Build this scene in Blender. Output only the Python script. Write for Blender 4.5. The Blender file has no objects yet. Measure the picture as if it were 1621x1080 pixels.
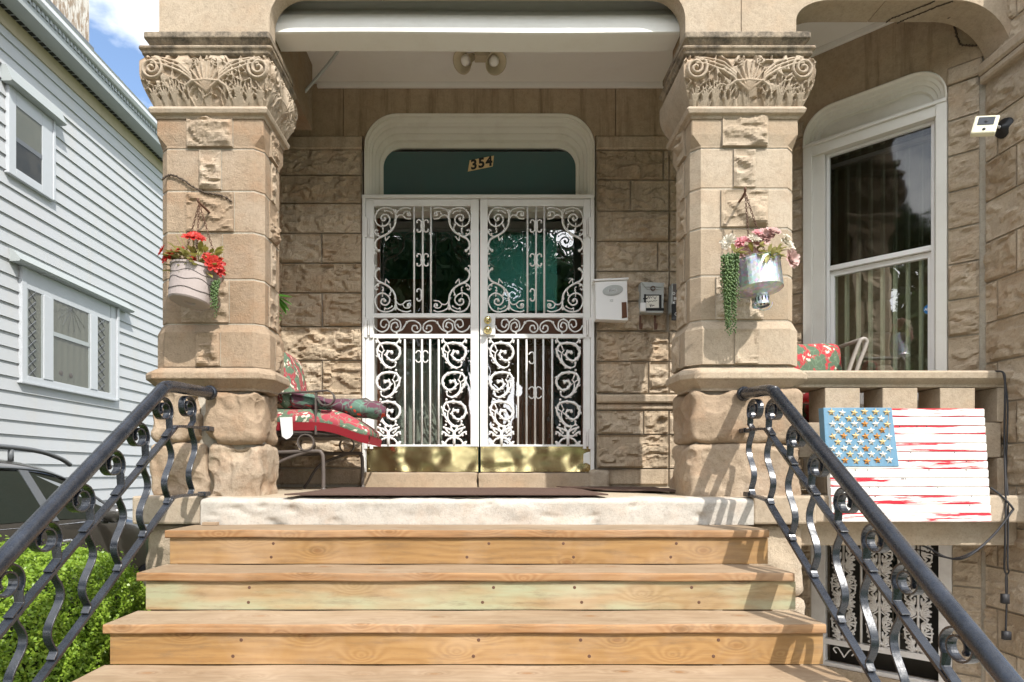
import bpy, bmesh, math, random
import numpy as np
from mathutils import Vector, Matrix, geometry
R = math.radians
random.seed(7); np.random.seed(7)
S = bpy.context.scene
# ------------------------------------------------------------------ camera, light, exposure
FPX, CX0, CY0, EYE = 1020.0, 765.0, 748.0, 0.139       # focal length and principal point measured on the photograph
cd = bpy.data.cameras.new('camera'); cam = bpy.data.objects.new('camera', cd); S.collection.objects.link(cam)
cam.location = (0, 0, EYE); cam.rotation_euler = (R(90), 0, 0)
cd.sensor_width = 36; cd.lens = FPX/1621*36
cd.shift_x = (810.5-CX0)/1621; cd.shift_y = (CY0-540)/1621
cd.clip_start = 0.05; cd.clip_end = 2000
S.camera = cam
SUN = Vector((0.64, -1.0, 1.35)).normalized()           # direction towards the sun
elev = math.asin(SUN.z)
sl = bpy.data.lights.new('sun', 'SUN'); so = bpy.data.objects.new('sun', sl); S.collection.objects.link(so)
sl.energy = 3.2; sl.angle = R(0.53); sl.color = (1.0, 0.955, 0.89)
so.rotation_euler = SUN.to_track_quat('Z', 'Y').to_euler()
W = bpy.data.worlds.new('World'); S.world = W; W.use_nodes = True
nt = W.node_tree; nt.nodes.clear()
sky = nt.nodes.new('ShaderNodeTexSky'); sky.sky_type = 'NISHITA'; sky.sun_disc = False
sky.sun_elevation = elev; sky.sun_rotation = math.atan2(SUN.x, SUN.y)
sky.air_density = 1.0; sky.dust_density = 0.6; sky.ozone_density = 1.2
tc = nt.nodes.new('ShaderNodeTexCoord')
mp = nt.nodes.new('ShaderNodeMapping'); mp.inputs['Scale'].default_value = (1, 1, 1.9); mp.inputs['Location'].default_value = (0.62, 0.1, 0.05)
nz = nt.nodes.new('ShaderNodeTexNoise'); nz.inputs['Scale'].default_value = 3.2; nz.inputs['Detail'].default_value = 9; nz.inputs['Roughness'].default_value = 0.55
rp = nt.nodes.new('ShaderNodeValToRGB'); rp.color_ramp.elements[0].position = 0.44; rp.color_ramp.elements[1].position = 0.56
mx = nt.nodes.new('ShaderNodeMixRGB'); mx.inputs[2].default_value = (12.0, 12.3, 12.8, 1)
bg = nt.nodes.new('ShaderNodeBackground'); bg.inputs[1].default_value = 0.15
wo = nt.nodes.new('ShaderNodeOutputWorld')
L = nt.links
L.new(tc.outputs['Generated'], mp.inputs[0]); L.new(mp.outputs[0], nz.inputs['Vector']); 
sx_ = nt.nodes.new('ShaderNodeSeparateXYZ'); L.new(tc.outputs['Generated'], sx_.inputs[0])
def wm(op, p, q):
    m = nt.nodes.new('ShaderNodeMath'); m.operation = op
    for i, v in enumerate((p, q)):
        if isinstance(v, (int, float)): m.inputs[i].default_value = v
        else: L.new(v, m.inputs[i])
    return m.outputs[0]
sunside = wm('MAXIMUM', wm('MULTIPLY', sx_.outputs['Y'], -1.0), 0.0)
L.new(wm('ADD', nz.outputs[0], wm('MULTIPLY', sunside, 0.10)), rp.inputs[0])
cb_ = nt.nodes.new('ShaderNodeMixRGB'); cb_.inputs[1].default_value = (6.0, 6.15, 6.4, 1); cb_.inputs[2].default_value = (17.0, 17.2, 17.6, 1); L.new(sunside, cb_.inputs[0]); L.new(cb_.outputs[0], mx.inputs[2])
L.new(rp.outputs[0], mx.inputs[0]); L.new(sky.outputs[0], mx.inputs[1]); L.new(mx.outputs[0], bg.inputs[0]); L.new(bg.outputs[0], wo.inputs[0])
S.view_settings.view_transform = 'Standard'; S.view_settings.look = 'None'
S.view_settings.exposure = 0.88; S.view_settings.gamma = 1
S.render.engine = 'CYCLES'
S.cycles.max_bounces = 8; S.cycles.diffuse_bounces = 6; S.cycles.glossy_bounces = 3; S.cycles.transparent_max_bounces = 10
S.cycles.caustics_reflective = False; S.cycles.caustics_refractive = False

# ------------------------------------------------------------------ measuring helpers (photo pixel at a known depth -> metres)
def Xp(px, d): return (px-CX0)*d/FPX
def Zp(py, d): return EYE+(CY0-py)*d/FPX

# ------------------------------------------------------------------ numpy noise
def _h(ix, iy, iz, seed):
    n = (ix*374761393 + iy*668265263 + iz*2147483647 + seed*1274126177) & 0xffffffff
    n = ((n ^ (n >> 13))*1274126177) & 0xffffffff
    n = n ^ (n >> 16)
    return (n & 0xffff)/65535.0
def vn(p, seed=0):
    f = np.floor(p).astype(np.int64); t = p-f; t = t*t*(3-2*t)
    x, y, z = f[..., 0], f[..., 1], f[..., 2]; a, b, c = t[..., 0], t[..., 1], t[..., 2]
    def l(u, v, w): return u+(v-u)*w
    x0 = l(l(_h(x,y,z,seed), _h(x+1,y,z,seed), a), l(_h(x,y+1,z,seed), _h(x+1,y+1,z,seed), a), b)
    x1 = l(l(_h(x,y,z+1,seed), _h(x+1,y,z+1,seed), a), l(_h(x,y+1,z+1,seed), _h(x+1,y+1,z+1,seed), a), b)
    return l(x0, x1, c)
_RM = np.array([[.36,.48,-.8],[-.8,.6,0],[.48,.64,.6]])
def fbm(p, o=4, seed=0):
    s = 0; a = 0.5; tot = 0; p = p @ _RM
    for i in range(o):
        s = s+a*vn(p*(2.03**i)+i*7.3, seed+i); tot += a; a *= 0.5; p = p @ _RM
    return s/tot
def ss(a, b, x):
    t = np.clip((x-a)/(b-a), 0, 1); return t*t*(3-2*t)

# ------------------------------------------------------------------ mesh builder
class MB:
    def __init__(s): s.v = []; s.f = []; s.t = []; s.m = []; s.n = 0
    def add(s, V, F, tint=0.5, mi=0):
        V = np.asarray(V, float).reshape(-1, 3); s.v.append(V)
        n = s.n; s.f += [tuple(i+n for i in f) for f in F]; s.m += [mi]*len(F)
        s.t.append(np.full(len(V), tint) if np.isscalar(tint) else np.asarray(tint).reshape(-1)); s.n += len(V)
        return s
    def box(s, x0, x1, y0, y1, z0, z1, tint=0.5, mi=0, M=None):
        V = [Vector((x, y, z)) for z in (z0, z1) for y in (y0, y1) for x in (x0, x1)]
        if M is not None: V = [M @ v for v in V]
        return s.add([tuple(v) for v in V], [(0,2,3,1),(4,5,7,6),(0,1,5,4),(2,6,7,3),(0,4,6,2),(1,3,7,5)], tint, mi)
    def grid(s, P, tint=0.5, mi=0, closeu=False, closev=False, flip=False):
        n, m = P.shape[:2]; F = []
        for i in range(n if closeu else n-1):
            i2 = (i+1) % n
            for j in range(m if closev else m-1):
                j2 = (j+1) % m
                q = (i*m+j, i2*m+j, i2*m+j2, i*m+j2)
                F.append(q[::-1] if flip else q)
        return s.add(P.reshape(-1, 3), F, tint, mi)
    def tube(s, pts, r, k=8, tint=0.5, mi=0, closed=False, cap=True, flat=None):
        # round tube along pts; r number or list; flat=(axis vector, factor) squashes along an axis
        P = np.array([tuple(p) for p in pts], float); n = len(P)
        rr = np.full(n, r) if np.isscalar(r) else np.asarray(r, float)
        T = np.zeros_like(P)
        if closed: T = np.roll(P, -1, 0)-np.roll(P, 1, 0)
        else:
            T[1:-1] = P[2:]-P[:-2]; T[0] = P[1]-P[0]; T[-1] = P[-1]-P[-2]
        T /= np.linalg.norm(T, axis=1)[:, None]+1e-9
        a = np.array([0, 0, 1.0]) if abs(T[0][2]) < 0.9 else np.array([1.0, 0, 0])
        N = np.cross(T[0], a); N /= np.linalg.norm(N)
        G = np.zeros((n, k, 3)); an = np.arange(k)*2*math.pi/k
        for i in range(n):
            N = N-T[i]*np.dot(N, T[i]); N /= np.linalg.norm(N)+1e-9
            B = np.cross(T[i], N)
            o = rr[i]*(np.cos(an)[:, None]*N+np.sin(an)[:, None]*B)
            if flat is not None:
                ax = np.array(flat[0]); o = o-np.outer(o @ ax, ax)*(1-flat[1])
            G[i] = P[i]+o
        base = s.n
        s.grid(G, tint, mi, closeu=closed, closev=True)
        if cap and not closed:
            s.f.append(tuple(base+j for j in range(k))); s.f.append(tuple(base+(n-1)*k+j for j in reversed(range(k)))); s.m += [mi, mi]
        return s
    def strip(s, pts, w, th, ax, tint=0.5, mi=0):
        # flat bar: width w along ax (constant), thickness th across the path
        P = np.array([tuple(p) for p in pts], float); n = len(P); ax = np.array(ax, float)
        T = np.gradient(P, axis=0); T /= np.linalg.norm(T, axis=1)[:, None]+1e-9
        N = np.cross(T, ax); N /= np.linalg.norm(N, axis=1)[:, None]+1e-9
        ws = np.full(n, w) if np.isscalar(w) else np.asarray(w)
        c = 0.25*th
        prof = [(-.5, -.5+.0), (.5, -.5), (.5, .5), (-.5, .5)]
        G = np.zeros((n, 4, 3))
        for j, (a, b) in enumerate(prof): G[:, j] = P+ax*(a*ws)[:, None]+N*(b*th)
        base = s.n
        s.grid(G, tint, mi, closev=True)
        s.f.append((base, base+1, base+2, base+3)); s.f.append(tuple(base+(n-1)*4+j for j in (3,2,1,0))); s.m += [mi, mi]
        return s
    def lathe(s, prof, loc=(0,0,0), axis=(0,0,1), k=20, tint=0.5, mi=0):
        q = Vector(axis).to_track_quat('Z', 'Y'); loc = Vector(loc)
        P = np.zeros((len(prof), k, 3))
        for i, (r, z) in enumerate(prof):
            for j in range(k):
                a = 2*math.pi*j/k
                P[i, j] = loc+q @ Vector((r*math.cos(a), r*math.sin(a), z))
        return s.grid(P, tint, mi, closev=True, flip=True)
    def ball(s, c, r, k=10, tint=0.5, mi=0, sc=(1,1,1)):
        n = max(4, k//2+1); P = np.zeros((n, k, 3))
        for i in range(n):
            th = math.pi*i/(n-1)
            for j in range(k):
                a = 2*math.pi*j/k
                P[i, j] = (c[0]+r*sc[0]*math.sin(th)*math.cos(a), c[1]+r*sc[1]*math.sin(th)*math.sin(a), c[2]+r*sc[2]*math.cos(th))
        return s.grid(P, tint, mi, closev=True)
    def plate(s, pts, F, n0, n1, tint=0.5, mi=0):
        # polygon (u,z) in frame F, front at offset n1, back at n0
        k = len(pts)
        V = [F.P(u, z, n1) for u, z in pts]+[F.P(u, z, n0) for u, z in pts]
        tri = geometry.tessellate_polygon([[Vector((u, z, 0)) for u, z in pts]])
        area = sum(pts[i][0]*pts[(i+1) % k][1]-pts[(i+1) % k][0]*pts[i][1] for i in range(k))
        fs = []
        for t in tri:
            a, b, c = [Vector(pts[i]) for i in t]
            o = (b-a).cross(c-a) if hasattr(Vector((0,0)), 'cross') else 1
            t = t if o > 0 else t[::-1]
            fs.append(tuple(t)); fs.append(tuple(i+k for i in t[::-1]))
        for i in range(k):
            j = (i+1) % k
            fs.append((i, i+k, j+k, j) if area > 0 else (j, j+k, i+k, i))
        return s.add([tuple(v) for v in V], fs, tint, mi)
    def build(s, name, mats, parent=None, smooth=False, bevel=0, weld=False, root=None):
        V = np.concatenate(s.v) if s.v else np.zeros((0, 3))
        off = Vector((0, 0, 0)); r = parent
        while r is not None: off += r.location; r = r.parent
        V = V-np.array(off)
        me = bpy.data.meshes.new(name); me.from_pydata(V.tolist(), [], s.f)
        if not isinstance(mats, (list, tuple)): mats = [mats]
        for m in mats: me.materials.append(m)
        if len(mats) > 1: me.polygons.foreach_set('material_index', s.m)
        a = me.attributes.new('tint', 'FLOAT', 'POINT'); a.data.foreach_set('value', np.concatenate(s.t).astype(np.float32))
        if weld:
            bm = bmesh.new(); bm.from_mesh(me); bmesh.ops.remove_doubles(bm, verts=bm.verts, dist=1e-4)
            bmesh.ops.recalc_face_normals(bm, faces=bm.faces); bm.to_mesh(me); bm.free()
        if smooth: me.polygons.foreach_set('use_smooth', [True]*len(me.polygons))
        me.update()
        o = bpy.data.objects.new(name, me); S.collection.objects.link(o)
        if parent is not None: o.parent = parent
        if bevel:
            b = o.modifiers.new('bevel', 'BEVEL'); b.width = bevel; b.segments = 2; b.limit_method = 'ANGLE'; b.angle_limit = R(40)
        return o
class Fr:   # a wall frame: u along the wall, z up, n out of the wall
    def __init__(s, o, u, n): s.o = Vector(o); s.u = Vector(u).normalized(); s.n = Vector(n).normalized()
    def P(s, u, z, n=0): return s.o+s.u*u+s.n*n+Vector((0, 0, z))

def thing(name, label, cat, loc=(0,0,0), group=None):
    o = bpy.data.objects.new(name, None); S.collection.objects.link(o); o.location = loc; o.empty_display_size = 0.1
    o['label'] = label; o['category'] = cat
    if group: o['group'] = group
    return o
def tag(o, label, cat, group=None):
    o['label'] = label; o['category'] = cat
    if group: o['group'] = group
    return o
def struct(o, kind='structure'): o['kind'] = kind; return o

def crv(pts, n=8, closed=False):   # Catmull-Rom through points
    P = [Vector(p) for p in pts]; out = []
    N = len(P)
    for i in range(N if closed else N-1):
        p0 = P[(i-1) % N] if (i > 0 or closed) else P[0]; p1 = P[i]; p2 = P[(i+1) % N]
        p3 = P[(i+2) % N] if (i+2 < N or closed) else P[-1]
        for k in range(n):
            t = k/n
            out.append(0.5*((2*p1)+(p2-p0)*t+(2*p0-5*p1+4*p2-p3)*t*t+(3*p1-p0-3*p2+p3)*t**3))
    if not closed: out.append(P[-1])
    return out

# ------------------------------------------------------------------ materials
class NT:
    def __init__(s, name):
        s.m = bpy.data.materials.new(name); s.m.use_nodes = True; s.t = s.m.node_tree; s.t.nodes.clear()
        s.out = s.n('OutputMaterial'); s.b = s.n('BsdfPrincipled'); s.t.links.new(s.b.outputs[0], s.out.inputs[0])
    def n(s, ty, **kw):
        o = s.t.nodes.new('ShaderNode'+ty)
        for k, v in kw.items():
            if k in o.inputs: s.set(o.inputs[k], v)
            else: setattr(o, k, v)
        return o
    def set(s, inp, v):
        if hasattr(v, 'is_output') or isinstance(v, bpy.types.NodeSocket): s.t.links.new(v, inp)
        else:
            if isinstance(v, tuple) and len(v) == 3 and inp.type == 'RGBA': v = v+(1,)
            inp.default_value = v
    def co(s, kind='Object', scale=(1,1,1), rot=(0,0,0), loc=(0,0,0)):
        c = s.n('TexCoord'); m = s.n('Mapping'); s.set(m.inputs[0], c.outputs[kind]); m.inputs['Scale'].default_value = scale; m.inputs['Rotation'].default_value = rot; m.inputs['Location'].default_value = loc
        return m.outputs[0]
    def noise(s, vec, scale, detail=4, rough=.5, dist=0):
        return s.n('TexNoise', Vector=vec, Scale=scale, Detail=detail, Roughness=rough, Distortion=dist).outputs[0]
    def vor(s, vec, scale, feat='F1', out='Distance', rnd=1):
        return s.n('TexVoronoi', feature=feat, Vector=vec, Scale=scale, Randomness=rnd).outputs[out]
    def ramp(s, fac, *st):
        r = s.n('ValToRGB', Fac=fac); e = r.color_ramp.elements
        while len(e) < len(st): e.new(0.5)
        for i, (p, c) in enumerate(st):
            e[i].position = p; e[i].color = (c, c, c, 1) if np.isscalar(c) else tuple(c)+(1,)
        return r.outputs[0]
    def mix(s, fac, a, b, mode='MIX'):
        m = s.n('MixRGB', blend_type=mode); s.set(m.inputs[0], fac); s.set(m.inputs[1], a); s.set(m.inputs[2], b); return m.outputs[0]
    def math(s, op, a, b=0.0):
        m = s.n('Math', operation=op); s.set(m.inputs[0], a); s.set(m.inputs[1], b); return m.outputs[0]
    def attr(s, name='tint'):
        return s.n('Attribute', attribute_name=name).outputs['Fac']
    def bump(s, h, strength=.3, dist=.01, prev=None):
        b = s.n('Bump', Height=h, Strength=strength, Distance=dist)
        if prev is not None: s.set(b.inputs['Normal'], prev)
        return b.outputs[0]
    def fin(s, col=None, rough=None, metal=None, nrm=None, spec=None, **kw):
        for k, v in (('Base Color', col), ('Roughness', rough), ('Metallic', metal), ('Normal', nrm), ('Specular IOR Level', spec)):
            if v is not None: s.set(s.b.inputs[k], v)
        for k, v in kw.items(): s.set(s.b.inputs[k], v)
        return s.m
    def sep(s, vec):
        x = s.n('SeparateXYZ'); s.set(x.inputs[0], vec); return x.outputs

def stone_mat(name, lo, hi, stain=0.35, stain_col=(.06,.045,.03), bump=.5, streak=0.0, gray=0.25, soot=0.0, redd=.35):
    T = NT(name); v = T.co(); t = T.attr()
    c = T.mix(t, lo, hi)
    n1 = T.noise(v, 3.1, 6, .6); n2 = T.noise(v, 23, 6, .65); n3 = T.noise(v, 120, 4, .6)
    c = T.mix(T.math('MULTIPLY', T.ramp(n1, (.35, 0), (.7, 1)), .30), c, tuple(h*.72 for h in lo))
    c = T.mix(T.math('MULTIPLY', T.ramp(T.noise(v, 5.3, 4, .6), (.5, 0), (.72, 1)), redd), c, (lo[0]*1.05, lo[1]*.82, lo[2]*.66))
    c = T.mix(T.math('MULTIPLY', T.ramp(T.noise(v, 1.7, 5, .55), (.52, 0), (.7, 1)), gray), c, (.42, .39, .34))
    c = T.mix(T.math('MULTIPLY', T.ramp(n2, (.3, 1), (.55, 0)), .32), c, tuple(l*.5 for l in lo))
    c = T.mix(T.math('MULTIPLY', T.ramp(n3, (.55, 0), (.8, 1)), .25), c, tuple(min(1, h*1.25) for h in hi))
    if stain:
        c = T.mix(T.math('MULTIPLY', T.ramp(T.noise(v, 2.2, 9, .7, .4), (.54, 0), (.74, 1)), stain), c, stain_col)
    if streak:
        vs = T.co(scale=(7, 7, .55)); c = T.mix(T.math('MULTIPLY', T.ramp(T.noise(vs, 1.3, 6, .7), (.5, 0), (.66, 1)), streak), c, stain_col)
    if soot:
        c = T.mix(T.math('MULTIPLY', T.ramp(T.noise(v, 9, 8, .75), (.42, 0), (.62, 1)), soot), c, (.045, .042, .036))
    h = T.math('ADD', T.math('MULTIPLY', n2, .7), T.math('MULTIPLY', n3, .45))
    nr = T.bump(h, bump, .012); nr = T.bump(T.noise(v, 58, 6, .78), min(1, bump*1.5), .009, nr); nr = T.bump(T.noise(v, 420, 2), .25, .003, nr)
    c = T.mix(T.math('MULTIPLY', T.ramp(T.noise(v, 75, 5, .8), (.36, 1), (.48, 0)), .42), c, tuple(l*.55 for l in lo))
    return T.fin(c, T.ramp(n2, (.3, .8), (.7, .95)), nrm=nr, spec=.2)

def paint_mat(name, col, rough=.55, dirt=.25, dcol=(.25,.2,.14), bump=.15, scale=6, tintamt=0.0, spec=.35, streak=0):
    T = NT(name); v = T.co(); n = T.noise(v, scale, 7, .65); c = T.mix(T.math('MULTIPLY', T.ramp(n, (.5, 0), (.8, 1)), dirt), col, dcol)
    c = T.mix(T.math('MULTIPLY', T.ramp(T.noise(v, scale*9, 5, .7), (.6, 0), (.75, 1)), dirt*.8), c, dcol)
    if streak: c = T.mix(T.math('MULTIPLY', T.ramp(T.noise(T.co(scale=(5, 5, .3)), 1.6, 6, .7), (.5, 0), (.72, 1)), streak), c, dcol)
    nr = T.bump(T.math('ADD', T.noise(v, scale*12, 4), n), bump, .004)
    return T.fin(c, T.ramp(n, (.3, rough), (.8, min(1, rough+.2))), nrm=nr, spec=spec)

M = {}
M['sand'] = stone_mat('sandstone', (.39, .302, .208), (.56, .468, .355), stain=.10, gray=.35)
M['sandsmooth'] = stone_mat('dressed_sandstone', (.375, .293, .205), (.50, .412, .312), stain=.08, bump=.28, gray=.25, redd=.25)
M['rust'] = stone_mat('warm_sandstone', (.325, .232, .152), (.465, .372, .272), stain=.14, gray=.3, redd=.5)
M['shadewall'] = stone_mat('weathered_sandstone', (.46, .362, .252), (.60, .50, .378), stain=.45, stain_col=(.13, .095, .06), streak=.42, gray=.1)
M['lintel'] = stone_mat('stained_sandstone', (.41, .31, .21), (.49, .39, .275), stain=.3, stain_col=(.10, .065, .035), streak=.6, gray=.03, bump=.2, redd=.2)
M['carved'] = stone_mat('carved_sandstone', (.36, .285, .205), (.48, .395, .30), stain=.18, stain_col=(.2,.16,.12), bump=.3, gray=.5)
M['abacus'] = stone_mat('sooty_sandstone', (.33, .265, .19), (.42, .34, .25), stain=.2, soot=.85, bump=.4)
M['mortar'] = stone_mat('mortar', (.40, .355, .285), (.44, .395, .32), stain=.2, bump=.4)
M['limewash'] = stone_mat('lime_parging', (.46, .42, .365), (.55, .515, .46), stain=.45, stain_col=(.27,.21,.14), bump=.22, gray=.4, redd=.4)
M['floor'] = stone_mat('porch_stone', (.43, .35, .25), (.52, .44, .33), stain=.25, bump=.2)
M['white'] = paint_mat('white_paint', (.70, .685, .635), dirt=.18, dcol=(.42,.36,.27))
M['cream'] = paint_mat('cream_paint', (.74, .715, .64), dirt=.25, dcol=(.36,.30,.21))
M['ceiling'] = paint_mat('ceiling_paint', (.78, .755, .72), dirt=.12, dcol=(.42,.36,.3), scale=3)
M['gate'] = paint_mat('gate_enamel', (.74, .735, .71), rough=.4, dirt=.14, dcol=(.45,.38,.28))
M['rustgate'] = paint_mat('worn_white_enamel', (.72, .70, .68), rough=.55, dirt=.35, dcol=(.28,.22,.17))
M['tin'] = paint_mat('white_tin', (.78, .78, .77), rough=.35, dirt=.06)
M['silver'] = paint_mat('grey_tin', (.42, .44, .43), rough=.4, dirt=.2)
M['black'] = paint_mat('black_plastic', (.012, .012, .013), rough=.35, dirt=0, bump=.02)
M['rubber'] = paint_mat('tyre_rubber', (.02, .02, .02), rough=.8, dirt=.2)
def wood_mat(name, a, b, green=0.0):
    T = NT(name); rnd = T.n('ObjectInfo').outputs['Random']
    ofs = T.n('CombineXYZ'); T.set(ofs.inputs[0], T.math('MULTIPLY', rnd, 37.0)); T.set(ofs.inputs[2], T.math('MULTIPLY', rnd, 11.0))
    c0 = T.n('TexCoord'); add = T.n('VectorMath', operation='ADD'); T.set(add.inputs[0], c0.outputs['Object']); T.set(add.inputs[1], ofs.outputs[0])
    def mp(sc):
        m = T.n('Mapping'); T.set(m.inputs[0], add.outputs[0]); m.inputs['Scale'].default_value = sc; return m.outputs[0]
    px_, py_, pz_ = T.sep(mp((3.1, 6.0, 6.0))); kv = T.n('CombineXYZ'); T.set(kv.inputs[0], px_); T.set(kv.inputs[1], T.math('ADD', py_, pz_)); kt = T.n('TexVoronoi', Vector=kv.outputs[0], Scale=1.0); kt.voronoi_dimensions = '2D'; k = kt.outputs['Distance']
    kn = T.math('POWER', T.math('SUBTRACT', 1.0, T.math('MINIMUM', T.math('MULTIPLY', k, 2.2), 1.0)), 2.0)
    x, y, z = T.sep(mp((1, 1, 1)))
    wob = T.noise(mp((1.3, 7, 7)), 2.0, 4, .5)
    base = T.math('ADD', T.math('ADD', T.math('MULTIPLY', z, 1.0), T.math('MULTIPLY', y, .55)), T.math('MULTIPLY', wob, .09))
    g = T.math('ADD', T.math('MULTIPLY', base, 75.0), T.math('MULTIPLY', kn, 11.0))
    ring = T.math('ADD', T.math('MULTIPLY', T.math('SINE', T.math('MULTIPLY', g, 2.2)), .5), .5)
    fine = T.noise(mp((3, 160, 160)), 1.0, 4, .6)
    f = T.math('ADD', T.math('MULTIPLY', ring, .36), T.math('MULTIPLY', fine, .64))
    c = T.mix(T.ramp(f, (.2, 0), (.85, 1)), a, b)
    c = T.mix(T.math('MULTIPLY', T.ramp(T.noise(mp((.8, 3, 3)), 2.5, 4), (.45, 0), (.7, 1)), .45), c, tuple(x*.8 for x in b))
    if green: c = T.mix(T.math('MULTIPLY', T.ramp(T.noise(mp((1.2, 4, 6)), 2.0, 4), (.40, 0), (.62, 1)), green), c, (.36, .385, .25))
    kd = T.math('ADD', k, T.math('MULTIPLY', T.math('SUBTRACT', T.noise(mp((9, 14, 14)), 1.5, 2), .5), .06)); core = T.ramp(kd, (.04, 1), (.095, 0)); rim = T.math('MULTIPLY', T.ramp(kd, (.085, 0), (.105, 1)), T.ramp(kd, (.115, 1), (.15, 0)))
    sel = T.ramp(kt.outputs['Color'], (.52, 0), (.56, 1))
    c = T.mix(T.math('MULTIPLY', T.math('MULTIPLY', core, sel), .9), c, (.22, .105, .035)); c = T.mix(T.math('MULTIPLY', T.math('MULTIPLY', rim, sel), .4), c, (.13, .06, .02))
    c = T.mix(T.math('MULTIPLY', T.ramp(T.noise(mp((5, 9, 9)), 3, 6, .7), (.58, 0), (.75, 1)), .3), c, (.20, .15, .10))
    c = T.mix(T.math('MULTIPLY', T.ramp(T.noise(mp((2.2, 14, 14)), 2.5, 7, .75), (.50, 0), (.68, 1)), .5), c, (.16, .105, .06))
    c = T.mix(T.math('MULTIPLY', T.ramp(T.noise(mp((1, 1, 1)), 2.2, 5, .6), (.45, 0), (.7, 1)), .22), c, (.62, .50, .38))
    hs_ = T.n('HueSaturation'); T.set(hs_.inputs['Color'], c); T.set(hs_.inputs['Value'], T.math('ADD', T.math('MULTIPLY', rnd, .26), .87)); c = hs_.outputs[0]
    nr = T.bump(f, .25, .002)
    return T.fin(c, .62, nrm=nr, spec=.3)
M['treadwood'] = wood_mat('pine_tread', (.345, .255, .165), (.265, .183, .112))
M['noseedge'] = wood_mat('pine_edge', (.41, .24, .115), (.29, .145, .06))
M['riserwood'] = wood_mat('pine_riser', (.365, .218, .088), (.265, .145, .054))
M['riserpale'] = wood_mat('treated_pine', (.42, .30, .16), (.31, .205, .098), green=.8)
T = NT('iron_paint'); v = T.co(); n = T.noise(v, 60, 5, .6)
c = T.mix(T.ramp(T.noise(v, 9, 4, .6), (.4, 0), (.7, 1)), (.012, .0145, .020), (.026, .031, .042)); c = T.mix(T.math('MULTIPLY', T.ramp(T.noise(v, 26, 7, .7), (.70, 0), (.75, 1)), .4), c, (.17, .075, .035))
M['iron'] = T.fin(c, T.ramp(n, (.35, .22), (.7, .34)), nrm=T.bump(T.noise(v, 34, 3, .5), .22, .005), spec=.7)
T = NT('brass'); v = T.co(); n = T.noise(v, 7, 3, .5)
M['brass'] = T.fin(T.mix(T.ramp(T.noise(v, 11, 6, .7), (.45, 0), (.75, 1)), (.72, .61, .31), (.55, .46, .23)), T.ramp(n, (.3, .12), (.7, .22)), 1.0, T.bump(T.noise(v, 4, 1), .35, .05))
T = NT('galvanised_steel'); v = T.co(); n = T.vor(v, 60, out='Color'); M['galv'] = T.fin(T.mix(.22, (.46, .49, .51), n), .38, .9, T.bump(T.noise(v, 30, 4), .2, .004))
def glass_mat(name, tint=(1,1,1), refl=.10, rcol=(1,1,1), rough=.0):
    T = NT(name); T.t.nodes.remove(T.b)
    tr = T.n('BsdfTransparent', Color=tint); gl = T.n('BsdfGlossy', Color=rcol, Roughness=rough)
    fr = T.n('Fresnel', IOR=1.5); geo = T.n('NewGeometry'); f = T.math('MULTIPLY', T.math('ADD', fr.outputs[0], refl), T.math('SUBTRACT', 1.0, geo.outputs['Backfacing']))
    wv = T.bump(T.noise(T.co(), 2.2, 2), .12, .05); T.set(gl.inputs['Normal'], wv)
    m = T.n('MixShader'); T.set(m.inputs[0], f); T.t.links.new(tr.outputs[0], m.inputs[1]); T.t.links.new(gl.outputs[0], m.inputs[2])
    T.t.links.new(m.outputs[0], T.out.inputs[0]); return T.m
M['glass'] = glass_mat('door_glass', (.9,.94,.92), .16)
M['winglass'] = glass_mat('window_glass', (.85,.88,.85), .16)
M['screen'] = glass_mat('insect_screen', (.50,.50,.48), .05, (.6,.6,.6), .05)
M['oldglass'] = glass_mat('old_glass', (.80,.81,.79), .02, (.6,.6,.58))
T = NT('teal_pane'); v = T.co(); n = T.noise(v, 3, 4)
M['teal'] = T.fin(T.mix(n, (.07, .105, .105), (.055, .13, .125)), .16, spec=.5, nrm=T.bump(n, .05, .02))
M['tealwall'] = paint_mat('teal_room_paint', (.06, .30, .26), dirt=.1)
M['brownwood'] = paint_mat('varnished_wood', (.11, .045, .02), rough=.4, dirt=.2, dcol=(.05,.02,.01))
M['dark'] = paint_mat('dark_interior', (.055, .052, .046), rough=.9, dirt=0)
M['curtain'] = paint_mat('grey_curtain', (.33, .325, .285), rough=.9, dirt=.1)
M['blind'] = paint_mat('vinyl_blind', (.66, .63, .48), rough=.6, dirt=.1)
T = NT('coir_mat'); v = T.co(); n = T.noise(v, 300, 3); M['coir'] = T.fin(T.mix(n, (.05, .032, .025), (.19, .125, .10)), .95, nrm=T.bump(n, .8, .006), spec=.1)
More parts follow.
